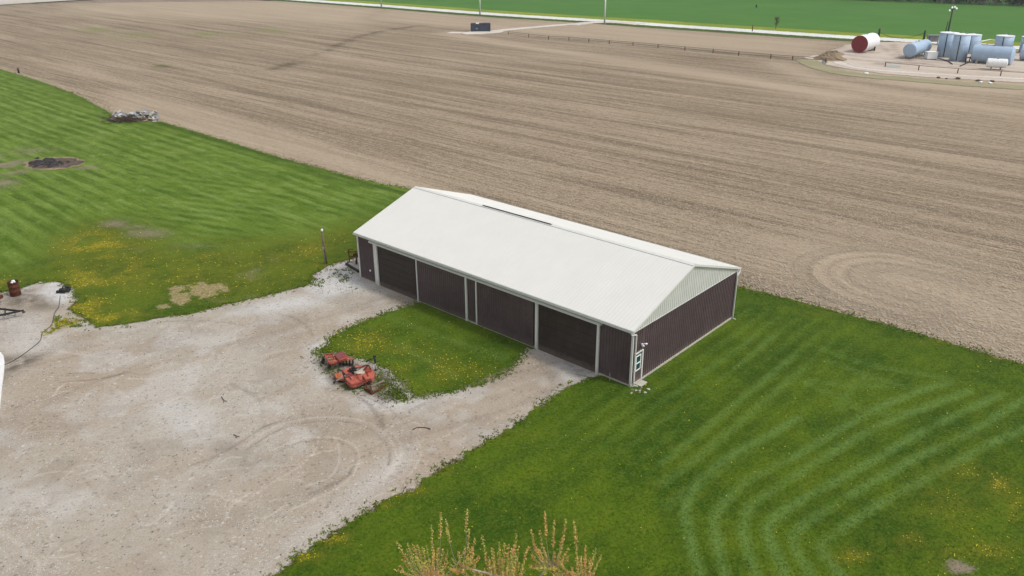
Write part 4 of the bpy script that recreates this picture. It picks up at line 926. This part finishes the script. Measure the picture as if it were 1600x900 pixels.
vtank(1496, 95, 1.9, 6.2, 'second upright pale blue tank from the left, standing nearest to the camera')
vtank(1566, 80, 2.15, 3.9, 'upright pale blue tank showing above the big horizontal tank')
vtank(1606, 82, 2.15, 3.9, 'upright pale blue tank cut off by the right edge of the photo')
bt = htank((1519,97), (1578,102), 2.0, .15, 'largest horizontal pale blue tank, in front of the upright tanks', 'tblue', None, .45, 0, saddle=True)
m = MB(); L = 9.0
for s in (-.35, .35): m.bar((1.2, s, 4.22), (6.2, s, 4.22), .07)
for i in range(9): m.bar((1.3+i*.6, -.35, 4.22), (1.3+i*.6, .35, 4.22), .05)
m.build('catwalk', M_['grey'], bt)
htank((1594,94), (1660,98), 1.85, .15, 'horizontal pale blue tank at the right edge, behind the largest one', 'tblue', None, .45, 0, saddle=True)
htank((1541,108), (1570,109.5), 1.0, .45, 'small white propane tank lying on short legs in front of the largest blue tank', 'twhite', None, .28, 2, name='propane_tank')
c = G(1453.5, 92.5); o = empty('white_bin', tuple(c), 'low white box with a rounded lid between the legged tank and the upright tanks', 'bin')
MB().box(-1.25,1.25,-.9,.9,.15,1.65).build('body', M_['twhite'], o, bevel=.08); MB().box(-1.3,1.3,-.95,.95,1.66,1.85).build('lid', M_['twhite'], o, bevel=.06); MB().box(-1.1,1.1,-.7,.7,0,.15).build('skid', M_['black'], o)
def post(px, py, h, r, name, label, cat, mat='black', lean=0, group=None):
    c = G(px, py); m = MB().tube([(0,0,0),(lean,0,h)], [r, r*.85], 8).build(name, M_[mat], None, True); m.location = tuple(c); return tag(m, label, cat, group)
post(1371.5, 65, 3.6, .34, 'steel_post', 'thick black post right of the red-ended tank', 'post', group='thick black posts'); post(1442.5, 65.5, 3.2, .32, 'steel_post', 'thick black post beside the grey shed, left of the upright tanks', 'post', group='thick black posts')
# slack cable between posts
a, b = G(1371.5, 65), G(1442.5, 65.5); cb = MB().tube([tuple((b-a)*t_ + np.array([0, 0, 2.6-1.6*4*t_*(1-t_)])) for t_ in np.linspace(0, 1, 9)], .06, 5).build('slack_cable', M_['black']); cb.location = tuple(a); tag(cb, 'slack black cable hanging between the two thick black posts', 'cable')
c = G(1457, 71); sh = empty('grey_shed', tuple(c), 'small open grey shelter behind the upright tanks in the tank yard', 'shed')
MB().box(-1.6,1.6,.55,.7,.9,2.7).build('back_panel', M_['grey'], sh); MB().box(-1.7,1.7,-.7,.75,2.7,2.8).build('roof', M_['grey'], sh)
for x in (-1.55, 1.55):
    for y in (-.6, .62): MB().bar((x,y,0),(x,y,2.7),.12).build('leg', M_['black'], sh)
# light mast
c = G(1477, 70); ms = empty('light_mast', tuple(c), 'tall dark mast with a cluster of floodlights above the upright tanks', 'mast')
H_ = 9.8
MB().tube([(0,0,0),(.1,0,H_)], [.24,.17], 8).build('pole', M_['black'], ms, True); MB().tube([(-.9,0,0),(-.5,0,6.2)], [.16,.12], 8).build('side_pole', M_['black'], ms, True)
MB().bar((-.9,0,H_-.8),(.9,0,H_-.3),.10).build('cross_arm', M_['black'], ms)
for x, z in ((-.9,H_-.7),(-.35,H_+.05),(.35,H_+.15),(.9,H_-.2)): MB().tube([(x,0,z),(x+.1,-.3,z+.1)], [.10,.30], 10).build('floodlight', M_['twhite'], ms)
# pole behind
# perimeter rails
def rail_fence(posts, label, h=1.05, group=None, rails=(1.0,), w=.11, mat='rust', cat='fence', name='pipe_fence'):
    c = G(*posts[0]); t = empty(name, tuple(c), label, cat); P_ = [G(*p)-c for p in posts]
    for p in P_: MB().tube([(p[0],p[1],0),(p[0],p[1],h)], w, 6).build('post', M_[mat], t)
    for z in rails:
        for a, b in zip(P_[:-1], P_[1:]): MB().tube([(a[0],a[1],z),(b[0],b[1],z)], w*.55, 5).build('rail', M_['wood'], t)
    return t
# pipework between the tanks
def pipe_run(pts, r_, label, mat='grey'):
    c = G(*pts[0][:2]); m = MB(); L = [tuple(G(x, y) - c + np.array([0, 0, z])) for x, y, z in pts]
    for a, b in zip(L[:-1], L[1:]): m.tube([a, b], r_, 6)
    o = m.build('pipe_run', M_[mat]); o.location = tuple(c); return tag(o, label, 'pipe')
pipe_run([(1508,99,.1),(1508,99,1.3),(1514,98,1.3),(1514,98,.2),(1500,104,.12)], .13, 'dark bent pipe at the foot of the second upright tank', 'black')
pipe_run([(1530,78,.3),(1530,78,2.2),(1545,76,2.4),(1556,77,2.2),(1556,77,.2)], .12, 'pale overhead pipe run behind the largest horizontal tank', 'twhite')
pipe_run([(1462,91,.15),(1470,93,.2),(1482,97,.15),(1488,101,.12)], .11, 'dark ground pipe in front of the leftmost upright tank', 'black')
pipe_run([(1365,74,.2),(1368,76,1.2),(1366,80,1.0),(1366,80,.1)], .16, 'black valve pipe at the far end of the red-ended tank', 'black')
rail_fence([(1383,104),(1435,109.5),(1496,114.5),(1563,118.5),(1630,123)], 'low pipe rail along the near side of the tank yard')
rail_fence([(794,54.5),(826,58.5),(857,62),(889,63.5),(920,66),(952,69),(989,71.5),(1028,75),(1070,79),(1114,83),(1154,87),(1204,91.5),(1238,94),(1290,97.5)], 'long low pipe rail fence running across the ploughed field to the tank yard', rails=(1.0, .55))
# dirt mound
def mound(name, px, py, rx, ry, h, mat, label, seed):
    c = G(px, py); V = []; n, m_ = 22, 9; q = random.Random(seed); b = MB(); b.v.append((0,0,h))
    for j in range(1, m_+1):
        for i in range(n):
            t_ = 2*math.pi*i/n; r = j/m_; z = h*max(0, 1-r)**.9*(1+q.uniform(-.22,.22)); b.v.append((rx*r*math.cos(t_)*(1+q.uniform(-.1,.1)), ry*r*math.sin(t_)*(1+q.uniform(-.1,.1)), z if j < m_ else -.05))
    for i in range(n):
        b.f.append((0, 1+i, 1+(i+1) % n))
        for j in range(m_-1): b.f.append((1+j*n+i, 1+(j+1)*n+i, 1+(j+1)*n+(i+1) % n, 1+j*n+(i+1) % n))
    o = b.build(name, mat); o.location = tuple(c); return tag(o, label, 'mound')
m_dirt = simple_ground('heap_soil', (.21,.155,.10), (.28,.215,.145), (.15,.11,.07), 1.5)
mound('dirt_mound', 1297, 92, 3.9, 4.6, 1.9, m_dirt, 'brown heap of soil at the left end of the tank yard', 3)
mound('dirt_mound', 1305, 84.5, 2.4, 3.0, .9, m_dirt, 'low crumbling soil heap just behind the larger brown one', 6)
for i_, (x_, y_, w_) in enumerate(((1466,121,.8),(1479,122.5,.5),(1497,122.5,1.0),(1530,126,1.1),(1551,126.5,.8))):
    o = rock('dark_clod', w_*.55, None, 'twig', 70+i_, .4); o.location = tuple(G(x_, y_, .08)); tag(o, ('dark soil clod on the tank yard track, leftmost of five', 'smallest dark clod on the tank yard track, second from the left', 'dark clod on the tank yard track, middle one of five', 'dark clod behind the left pale stone, fourth of five', 'dark clod beside the right pale stone, rightmost of five')[i_], 'clod', 'dark clods on the track')
for x, y, s, lab in ((1353.5,114.5,.5,'flat white stone on the field track left of the tank yard rail'), (1532,128,.45,'pale stone in front of the tank yard, left of its neighbour'), (1547,129.5,.45,'pale stone in front of the tank yard, right of its neighbour')):
    o = rock('pale_stone', s, None, 'twhite', int(x), .45); o.location = tuple(G(x, y, .1)); tag(o, lab, 'stone')

# dark container with its pad
c = G(751, 48.5); ct = empty('container', tuple(c), 'dark blue open-topped metal container on a pale gravel pad in the ploughed field', 'container', None, .03)
LX, LY, HZ = 3.15, 1.35, 2.35
for y, nm in ((-LY, 'side_wall'), (LY, 'side_wall')):
    m = MB(); m.box(-LX, LX, y-.05, y+.05, .1, HZ)
    for i in range(14): m.box(-LX+.2+i*.46, -LX+.32+i*.46, y-.13 if y < 0 else y+.052, y-.052 if y < 0 else y+.13, .15, HZ-.12)
    m.build(nm, M_['navy'], ct)
for x in (-LX, LX): MB().box(x-.05, x+.05, -LY+.06, LY-.06, .1, HZ).build('end_wall', M_['navy'], ct)
MB().box(-LX+.06, LX-.06, -LY+.06, LY-.06, 1.75, 1.85).build('load', M_['grey'], ct)
MB().box(-1.5, -.5, -.8, .9, 1.85, 2.5).build('crate', M_['twhite'], ct, bevel=.04); MB().box(.9, 2.7, -1, 1, 1.85, 2.55).build('dark_cover', M_['navy'], ct, bevel=.05)
MB().tube([(-1.2,-LY-.06,.9),(-1.2,-LY-.15,.9)], .28, 14).build('hatch', M_['grey'], ct)
for x in (-LX+.4, LX-.4): MB().box(x-.2, x+.2, -LY, LY, 0, .1).build('skid', M_['black'], ct)
pp = GP([(718,52),(735,48.5),(765,47),(790,48),(782,51.5),(752,53.5),(728,54)])
sheet('container_pad', pp, .8, .006, m_road2, None, 1.6)

# utility poles by the road
for i, (x, y, h) in enumerate(((596,11.5,9.5),(750,22.5,9.5),(944.5,37.5,9.5))):
    c = G(x, y); t = empty('utility_pole', tuple(c), ('pale utility pole by the road, leftmost of three', 'pale utility pole by the road, just behind the dark container', 'pale utility pole by the road, beside the field lane entrance')[i], 'utility pole', 'utility poles along the road')
    MB().tube([(0,0,0),(.03,0,h)], [.30,.24], 10).build('pole', M_['palepole'], t, True); MB().bar((-.9,0,h-.7),(.9,0,h-.7),.12).build('cross_arm', M_['palepole'], t); MB().tube([(0,0,0),(0,0,.5)], .30, 10).build('ground_sleeve', M_['grey'], t)
post(1175.3, 49, 1.9, .16, 'road_post', 'short dark post at the road edge in front of the green field', 'post', 'rust')
post(1181.5, 11.5, 1.2, .3, 'field_post', 'small dark stump post standing alone in the green field', 'post', 'black')
post(29.5, 114, 1.1, .22, 'marker_post', 'tiny dark marker post at the far left border between lawn and ploughed field', 'post')
# small bare tree beyond the road
c = G(1212, 45); bt2 = empty('bare_tree', tuple(c), 'thin grey leafless young tree on the far side of the road', 'tree')
MB().tube([(0,0,0),(0,0,2.0),(.1,0,3.6)], [.10,.07,.03], 6).build('trunk', M_['twig'], bt2)
m = MB(); q = random.Random(5)
for i in range(60): a = q.random()*6.3; z = q.uniform(.8, 3.2); l = q.uniform(.4, 1.1); m.bar((0,0,z), (l*math.cos(a), l*math.sin(a), z+l*1.0), .05)
m.build('crown', M_['twig'], bt2)

# far wood: one mass behind the green field
t = NT('wood_leaves'); f = t.noise(.35, 4, .8); k = t.mix(t.rng(f, .35, .65), (.020, .034, .012), (.055, .075, .028)); t.col(k, .9, .1); m_wood = t.m
wa, wb = G(1285, -1.5), G(1600, 10.0); wdir = (wb-wa)[:2]; WL = np.linalg.norm(wdir); wdir /= WL; wn_ = np.array([-wdir[1], wdir[0]]); wn_ = wn_ if wn_[1] > 0 else -wn_
n = 36000; s_ = rng.random(n)*(WL+260)-60; dep = rng.random(n)**1.5*25; hh = rng.random(n)**.8*(11+3*np.sin(s_*.21)+2*np.sin(s_*.77))
C = np.column_stack([wa[0]+wdir[0]*s_+wn_[0]*dep, wa[1]+wdir[1]*s_+wn_[1]*dep, hh])
gap = fbm(s_*.5, hh*.4) > .46; C = C[(gap & (hh > 1.2)) | (dep > 7)]
def scatter_faces(name, C, size, mat, kind, seed=1, tri=False, flat=False):
    q = np.random.default_rng(seed); n = len(C); A = q.normal(size=(n, 3)); B_ = q.normal(size=(n, 3))
    if flat: A[:, 2] *= .25; B_[:, 2] *= .25
    A /= np.linalg.norm(A, axis=1)[:, None]; B_ -= (B_*A).sum(1)[:, None]*A; B_ /= np.linalg.norm(B_, axis=1)[:, None]
    s = (size if np.ndim(size) else np.full(n, size))[:, None]*q.uniform(.6, 1.3, (n, 1))
    V = np.stack([C-A*s-B_*s*.5, C+A*s-B_*s*.5, C+A*s*.6+B_*s, C-A*s*.6+B_*s], 1).reshape(-1, 3); return fast_mesh(name, V, np.arange(4*n).reshape(n, 4), mat, kind)
o = scatter_faces('far_wood', C, .55, m_wood, 'stuff', 3); tag(o, 'dark wood of dense trees along the far edge of the green field', 'wood')
m = MB()
for i in range(420):
    s1 = random.uniform(-60, WL+200); dp = random.uniform(-.5, 5); c = wa[:2]+wdir*s1+wn_*dp; h1 = random.uniform(6, 12); m.tube([(c[0], c[1], 0), (c[0]+random.gauss(0,.4), c[1], h1)], [.22, .08], 5)
o = m.build('wood_trunks', paint('pale_trunk', (.22,.20,.14), .9, 0, .3, None, 2)); tag(o, 'pale slender trunks along the front edge of the far wood', 'wood', None, 'stuff')

# ================================================================== SMALL COVER: flowers, tufts, stones
def in_lawn(P): return inside(P, lawn_poly) & ~((((P-[BX,BY])@vd) > -.2) & (((P-[BX,BY])@vd) < BW+.2) & (((P-[BX,BY])@ud) > -.2) & (((P-[BX,BY])@ud) < BL+.2))
def px_points(n, x0, x1, y0, y1, q):
    xs = q.uniform(x0, x1, n); ys = q.uniform(y0, y1, n); d = Fv[None] + np.outer((xs-800)/FPX, Rv) - np.outer((ys-450)/FPX, Uv)
    return (np.array([0, 0, CAMH]) + d*((-CAMH)/d[:, 2])[:, None])[:, :2]
q = np.random.default_rng(5)
P = px_points(150000, -20, 1620, 340, 930, q); y = yellow_map(P); P1 = P[in_lawn(P) & (q.random(len(P)) < np.clip(y-.15, 0, 1)*.26)]
P = px_points(60000, 480, 860, 460, 630, q); yi = isl_at(P)['yellow']; P2 = P[inside(P, isl_poly) & (q.random(len(P)) < yi*.07+.003)]
P = px_points(2500, 400, 1600, 560, 930, q); P3 = P[in_lawn(P) & (q.random(len(P)) < .12)]
FP = np.concatenate([P1, P2, P3]); nF = len(FP); sz = q.uniform(.020, .042, nF)*np.clip(np.hypot(*FP.T)/48, .8, 1.6)
an = np.arange(6)/6*2*math.pi; V = np.stack([FP[:, None, 0]+np.cos(an)*sz[:, None], FP[:, None, 1]+np.sin(an)*sz[:, None], .10+q.uniform(0, .06, (nF, 1))+q.uniform(-.02, .02, (nF, 6))], 2).reshape(-1, 3)
t = NT('dandelion_yellow'); t.col(t.mix(t.noise(3, 2, .5), (.52, .42, .01), (.62, .56, .05)), .8, .1)
o = fast_mesh('dandelions', V, np.arange(6*nF).reshape(nF, 6), t.m, 'stuff'); tag(o, 'yellow dandelions scattered in drifts over the rough grass', 'dandelions')
def blades(name, P, h, w, mat, label, cat, seed=2, nb=3):
    q = np.random.default_rng(seed); n = len(P); Q = np.repeat(P, nb, 0) + q.normal(0, .05, (n*nb, 2)); hh = q.uniform(.5, 1.2, n*nb)*h; a = q.uniform(0, 6.283, n*nb); ww = w*q.uniform(.6, 1.3, n*nb)
    dx, dy = np.cos(a)*ww, np.sin(a)*ww; ln = q.normal(0, .45, (n*nb, 2))*hh[:, None]
    V = np.stack([np.column_stack([Q[:, 0]-dx, Q[:, 1]-dy, np.full(n*nb, .03)]), np.column_stack([Q[:, 0]+dx, Q[:, 1]+dy, np.full(n*nb, .03)]), np.column_stack([Q+ln, .04+hh])], 1).reshape(-1, 3)
    o = fast_mesh(name, V, np.arange(3*n*nb).reshape(-1, 3), mat, 'stuff'); return tag(o, label, cat)
t = NT('tuft_green'); f = t.noise(.9, 4, .7); t.col(t.mix(t.rng(f, .3, .7), (.075, .125, .008), (.150, .205, .022)), .9, .1); m_tuft = t.m
# edges of lawn and island, denser and longer
def edge_pts(poly, n, spread, q):
    L = []
    for i in range(len(poly)-1):
        a, b = poly[i], poly[(i+1) % len(poly)]; k = int(n*np.linalg.norm(b-a)); 
        if k: L.append(a+(b-a)*q.random((k, 1)) + q.normal(0, spread, (k, 2)))
    return np.concatenate(L)
E1 = edge_pts(lawn_poly[18:], 30, .34, q); E1 = E1[(E1[:, 0] < 12) | (E1[:, 1] < 45)]; E1 = E1[fbm(E1[:, 0]*.8, E1[:, 1]*.8) > .40]
E2 = edge_pts(isl_poly[:22], 32, .28, q); E3 = edge_pts(lawn_poly[9:17], 18, .45, q); E4 = edge_pts(lawn_poly[2:10], 6, .8, q)
W_ = px_points(900, 485, 560, 412, 458, q); W_ = W_[fbm(W_[:, 0]*1.1, W_[:, 1]*1.1) > .58]
W2 = np.concatenate([G(x_, y_)[None, :2] + q.normal(0, sp_, (k_, 2)) for x_, y_, sp_, k_ in ((498,552,.45,60),(506,566,.5,70),(520,578,.4,50),(545,606,.35,40),(560,611,.35,30),(598,600,.6,150),(612,612,.5,150),(622,620,.4,100),(632,624,.3,50),(590,590,.4,60),(510,548,.4,60))])
W3 = px_points(400, 85, 140, 494, 512, q); W3 = W3[fbm(W3[:, 0]*.6+8, W3[:, 1]*.6) > .55]
EP = np.concatenate([E1, E2, E3, E4, W_, W2, W3]); 
lb = (EP-[BX, BY]); xb, yb = lb@vd, lb@ud; EP = EP[~((xb > -.1) & (xb < BW+.1) & (yb > -.1) & (yb < BL+.1))]
blades('edge_grass', EP, .11, .045, m_tuft, 'ragged taller grass tufts along the edges of lawn, gravel and field', 'grass')
# short blades over the nearer lawn
P = px_points(50000, 380, 1620, 440, 940, q); P = P[in_lawn(P)]
Pi = px_points(12000, 490, 860, 460, 630, q); Pi = Pi[inside(Pi, isl_poly)]
blades('short_grass', np.concatenate([P, Pi]), .06, .03, m_tuft, 'short mown grass blades of the near lawn and the island', 'grass', 4, 2)
# yellow-green weeds on the gravel edge at left
W4 = np.concatenate([G(x_, y_)[None, :2] + q.normal(0, sp_, (k_, 2)) for x_, y_, sp_, k_ in ((96,505,.35,80),(104,504,.40,80),(113,506,.30,60),(92,511,.20,24),(84,515,.28,34),(77,520,.28,36))])
t = NT('weed_green_yellow'); t.col(t.mix(t.rng(t.noise(2.5, 3, .7), .4, .6), (.17, .20, .015), (.42, .36, .02)), .9, .1)
blades('gravel_weeds', W4, .10, .045, t.m, 'patch of yellow flowering weeds growing in the gravel at the left', 'weeds', 6)
# loose stones
def stones(name, P, smin, smax, mat, label, seed):
    q = np.random.default_rng(seed); n = len(P); s = q.uniform(smin, smax, n); T = np.array([(1,0,0),(-.5,.87,0),(-.5,-.87,0),(0,0,1.)])
    a = q.uniform(0, 6.28, n); c, sn = np.cos(a), np.sin(a); V = np.empty((n, 4, 3))
    for k in range(4): V[:, k, 0] = P[:, 0]+s*(T[k, 0]*c-T[k, 1]*sn); V[:, k, 1] = P[:, 1]+s*(T[k, 0]*sn+T[k, 1]*c); V[:, k, 2] = .025+s*T[k, 2]*.7
    b = np.arange(n)[:, None]*4; Fc = np.concatenate([b+[0,1,3], b+[1,2,3], b+[2,0,3]]); return tag(fast_mesh(name, V.reshape(-1, 3), Fc, mat, 'stuff'), label, 'stones')
P = px_points(13000, 0, 660, 450, 900, q); P = P[inside(P, ypx) & ~inside(P, isl_poly)]; P = P[fbm(P[:, 0]*.3, P[:, 1]*.3) > .46]
stones('loose_gravel', P, .015, .04, paint('pale_stone', (.60,.59,.57), .9, 0, .2, (.3,.28,.26), 2), 'loose pale stones scattered over the gravel yard', 8)
P = np.concatenate([G(604, 623)[None, :2]+q.normal(0, .55, (160, 2)), px_points(260, 600, 640, 575, 620, q), px_points(300, 490, 560, 415, 460, q), px_points(500, 0, 660, 450, 900, q)]); P = P[inside(P, ypx)]
stones('dark_gravel', P, .02, .06, M_['ash'], 'loose dark stones scattered over the gravel yard', 9)
# stubble and clods on the nearest part of the field
P = px_points(80000, 500, 1620, 200, 570, q); P = P[~inside(P, lawn_poly)]; P = P[q.random(len(P)) < np.clip((150-np.hypot(P[:, 0], P[:, 1]))/70, 0, 1)**1.3]
P = P[~(((P-[BX,BY])@vd > -1) & ((P-[BX,BY])@vd < BW+3) & ((P-[BX,BY])@ud > -1) & ((P-[BX,BY])@ud < BL+1))]
n = len(P); a = ROW + q.normal(0, .55, n); l = q.uniform(.05, .13, n); w_ = q.uniform(.015, .03, n); ca, sa = np.cos(a), np.sin(a); z = q.uniform(-.03, .03, n)
V = np.stack([np.column_stack([P[:, 0]+sx*ca*l-sy*sa*w_, P[:, 1]+sx*sa*l+sy*ca*w_, z+.02*sx]) for sx, sy in ((-1,-1),(1,-1),(1,1),(-1,1))], 1).reshape(-1, 3)
t = NT('dry_straw'); t.col(t.mix(t.rng(t.noise(2, 3, .8), .35, .65), (.36, .30, .22), (.50, .43, .34)), .95, .1)
tag(fast_mesh('crop_stubble', V, np.arange(4*n).reshape(n, 4), t.m, 'stuff'), 'dry straw pieces strewn over the ploughed field behind the barn', 'straw')

# ================================================================== YOUNG TREE AT THE BOTTOM
def c7(x, y): return (600+x/4.444, 780+y/4.444)
TY = 27.0; base = np.array([0.4, TY, 0.0]); tr = empty('budding_tree', tuple(base), 'young tree with upright whips and fresh orange-green leaves at the bottom edge', 'tree')
def TP(x, y, Y): p = GY(*c7(x, y), Y); return Vector(p - base)
forkL, forkR = TP(545, 470, TY), TP(1170, 450, TY+.3); fL2, fR2 = TP(350, 560, TY-.2), TP(1400, 560, TY+.2); fM = TP(820, 620, TY)
m = MB(); m.tube([(0,0,0),(.03,0,1.2),(0,.05,2.2)], [.14,.11,.10], 12).build('trunk', M_['bark'], tr, True)
def limb(pts, r): return MB().tube([tuple(p) for p in smooth_line([tuple(q_) for q_ in pts], 4)], list(np.linspace(r[0], r[1], 4*(len(pts)-1)+1)), 8).build('branch', M_['bark'], tr, True)
limb([Vector((0,.05,2.15)), Vector((-.4,0,3.4)), forkL], (.085, .03)); limb([Vector((0,.05,2.15)), Vector((.55,.1,3.3)), forkR], (.085, .03))
limb([Vector((0,.05,2.1)), Vector((-1.1,-.1,3.2)), fL2], (.07, .025)); limb([Vector((0,.05,2.1)), Vector((1.3,.1,3.2)), fR2], (.07, .025)); limb([Vector((0,.05,2.1)), Vector((.1,0,3.3)), fM], (.07, .025))
forks = [fL2, forkL, fM, forkR, fR2]
tips = [(395,95),(430,140),(575,75),(330,185),(210,330),(155,345),(295,325),(592,212),(630,275),(680,250),(750,340),(790,375),(560,330),(610,330),(380,340),(440,430),(500,480),(820,410),(730,420),(660,400),
        (920,240),(1020,212),(1080,220),(1117,88),(1182,150),(1265,140),(1320,158),(1235,270),(890,350),(860,375),(1060,330),(1000,330),(1030,400),(1400,325),(1470,340),(1508,390),(1340,400),(1280,340),(1110,430),(1390,400),(1440,440),
        (110,465),(75,490),(220,400),(900,480),(960,520),(700,500),(580,400),(600,480),(540,560),(1200,520),(1300,470),(380,500),(850,540),(760,470),(1060,480),(1330,520)]
lm = [(.52,.38,.09), (.60,.31,.12), (.40,.42,.08), (.46,.17,.08)]
t = NT('bud_leaves'); f = t.noise(5, 3, .6); f2 = t.noise(1.3, 3, .6)
k = t.mix(t.rng(f, .35, .65), lm[1], lm[0]); k = t.mix(t.rng(f2, .45, .62), k, lm[2]); k = t.mix(t.math('MULTIPLY', t.rng(f, .56, .7), .7), k, lm[3]); t.col(k, .7, .2); m_bud = t.m
tips += [(q_x, q_y) for q_x, q_y in ((150+i*26.3+((i*37) % 17)*2.2, 400+((i*53) % 29)*5.2) for i in range(50))] + [(q_x, q_y) for q_x, q_y in ((90+i*21.7+((i*31) % 13)*3.0, 300+((i*47) % 31)*7.5) for i in range(62))]
m_st = MB(); LC = []; LN = []; qr = random.Random(21)
for i, (x, y) in enumerate(tips):
    tp = TP(x, y, TY + qr.uniform(-.9, .9)); fk = min(forks, key=lambda f_: abs(f_.x-tp.x)*1.0 + abs(f_.y-tp.y)*.3 + (0 if f_.z < tp.z else 5))
    st = fk + Vector((qr.gauss(0,.06), qr.gauss(0,.06), -qr.uniform(0,.2))); bend = st.lerp(tp, .35) + Vector(((tp.x-st.x)*.28, (tp.y-st.y)*.2, -.02)); L_ = smooth_line([tuple(st), tuple(bend), tuple(tp)], 7)
    sub = MB().tube([tuple(p) for p in L_], list(np.linspace(.014, .004, len(L_))), 6).build('whip', M_['bark'], tr, True)
    seg = [Vector(p) for p in L_]; tot = sum((b-a).length for a, b in zip(seg[:-1], seg[1:])); step = .085; acc = 0; leafless = tot - min(tot*.95, qr.uniform(1.1, 2.1))
    for a, b in zip(seg[:-1], seg[1:]):
        d = (b-a).length; nn = max(1, int(d/step))
        for j in range(nn):
            pp = a.lerp(b, j/nn); s_at = acc + d*j/nn
            if s_at < leafless: continue
            for _ in range(6):
                r_ = qr.uniform(.010, .08); an_ = qr.random()*6.283; LC.append((pp.x+r_*math.cos(an_), pp.y+r_*math.sin(an_), pp.z+qr.uniform(-.03,.035)))
        acc += d
    for _ in range(6): LC.append((tp.x+qr.gauss(0,.015), tp.y+qr.gauss(0,.015), tp.z+qr.uniform(-.02,.03)))
lf = scatter_faces('leaves', np.array(LC), .028, m_bud, 'stuff', 12); lf.parent = tr

# ================================================================== AIR: thin even haze round the whole place
hz = bpy.data.materials.new('thin_air'); hz.use_nodes = True; hz.node_tree.nodes.clear()
ho = hz.node_tree.nodes.new('ShaderNodeOutputMaterial'); pv = hz.node_tree.nodes.new('ShaderNodeVolumePrincipled')
pv.inputs['Color'].default_value = (.86, .92, 1, 1); pv.inputs['Density'].default_value = .00017; pv.inputs['Anisotropy'].default_value = .2
hz.node_tree.links.new(pv.outputs[0], ho.inputs['Volume'])
o = MB().box(-3100, 3100, -700, 3600, -1.3, 31).build('haze', hz); o['kind'] = 'stuff'; o['label'] = 'thin pale haze over the fields'; o['category'] = 'haze'
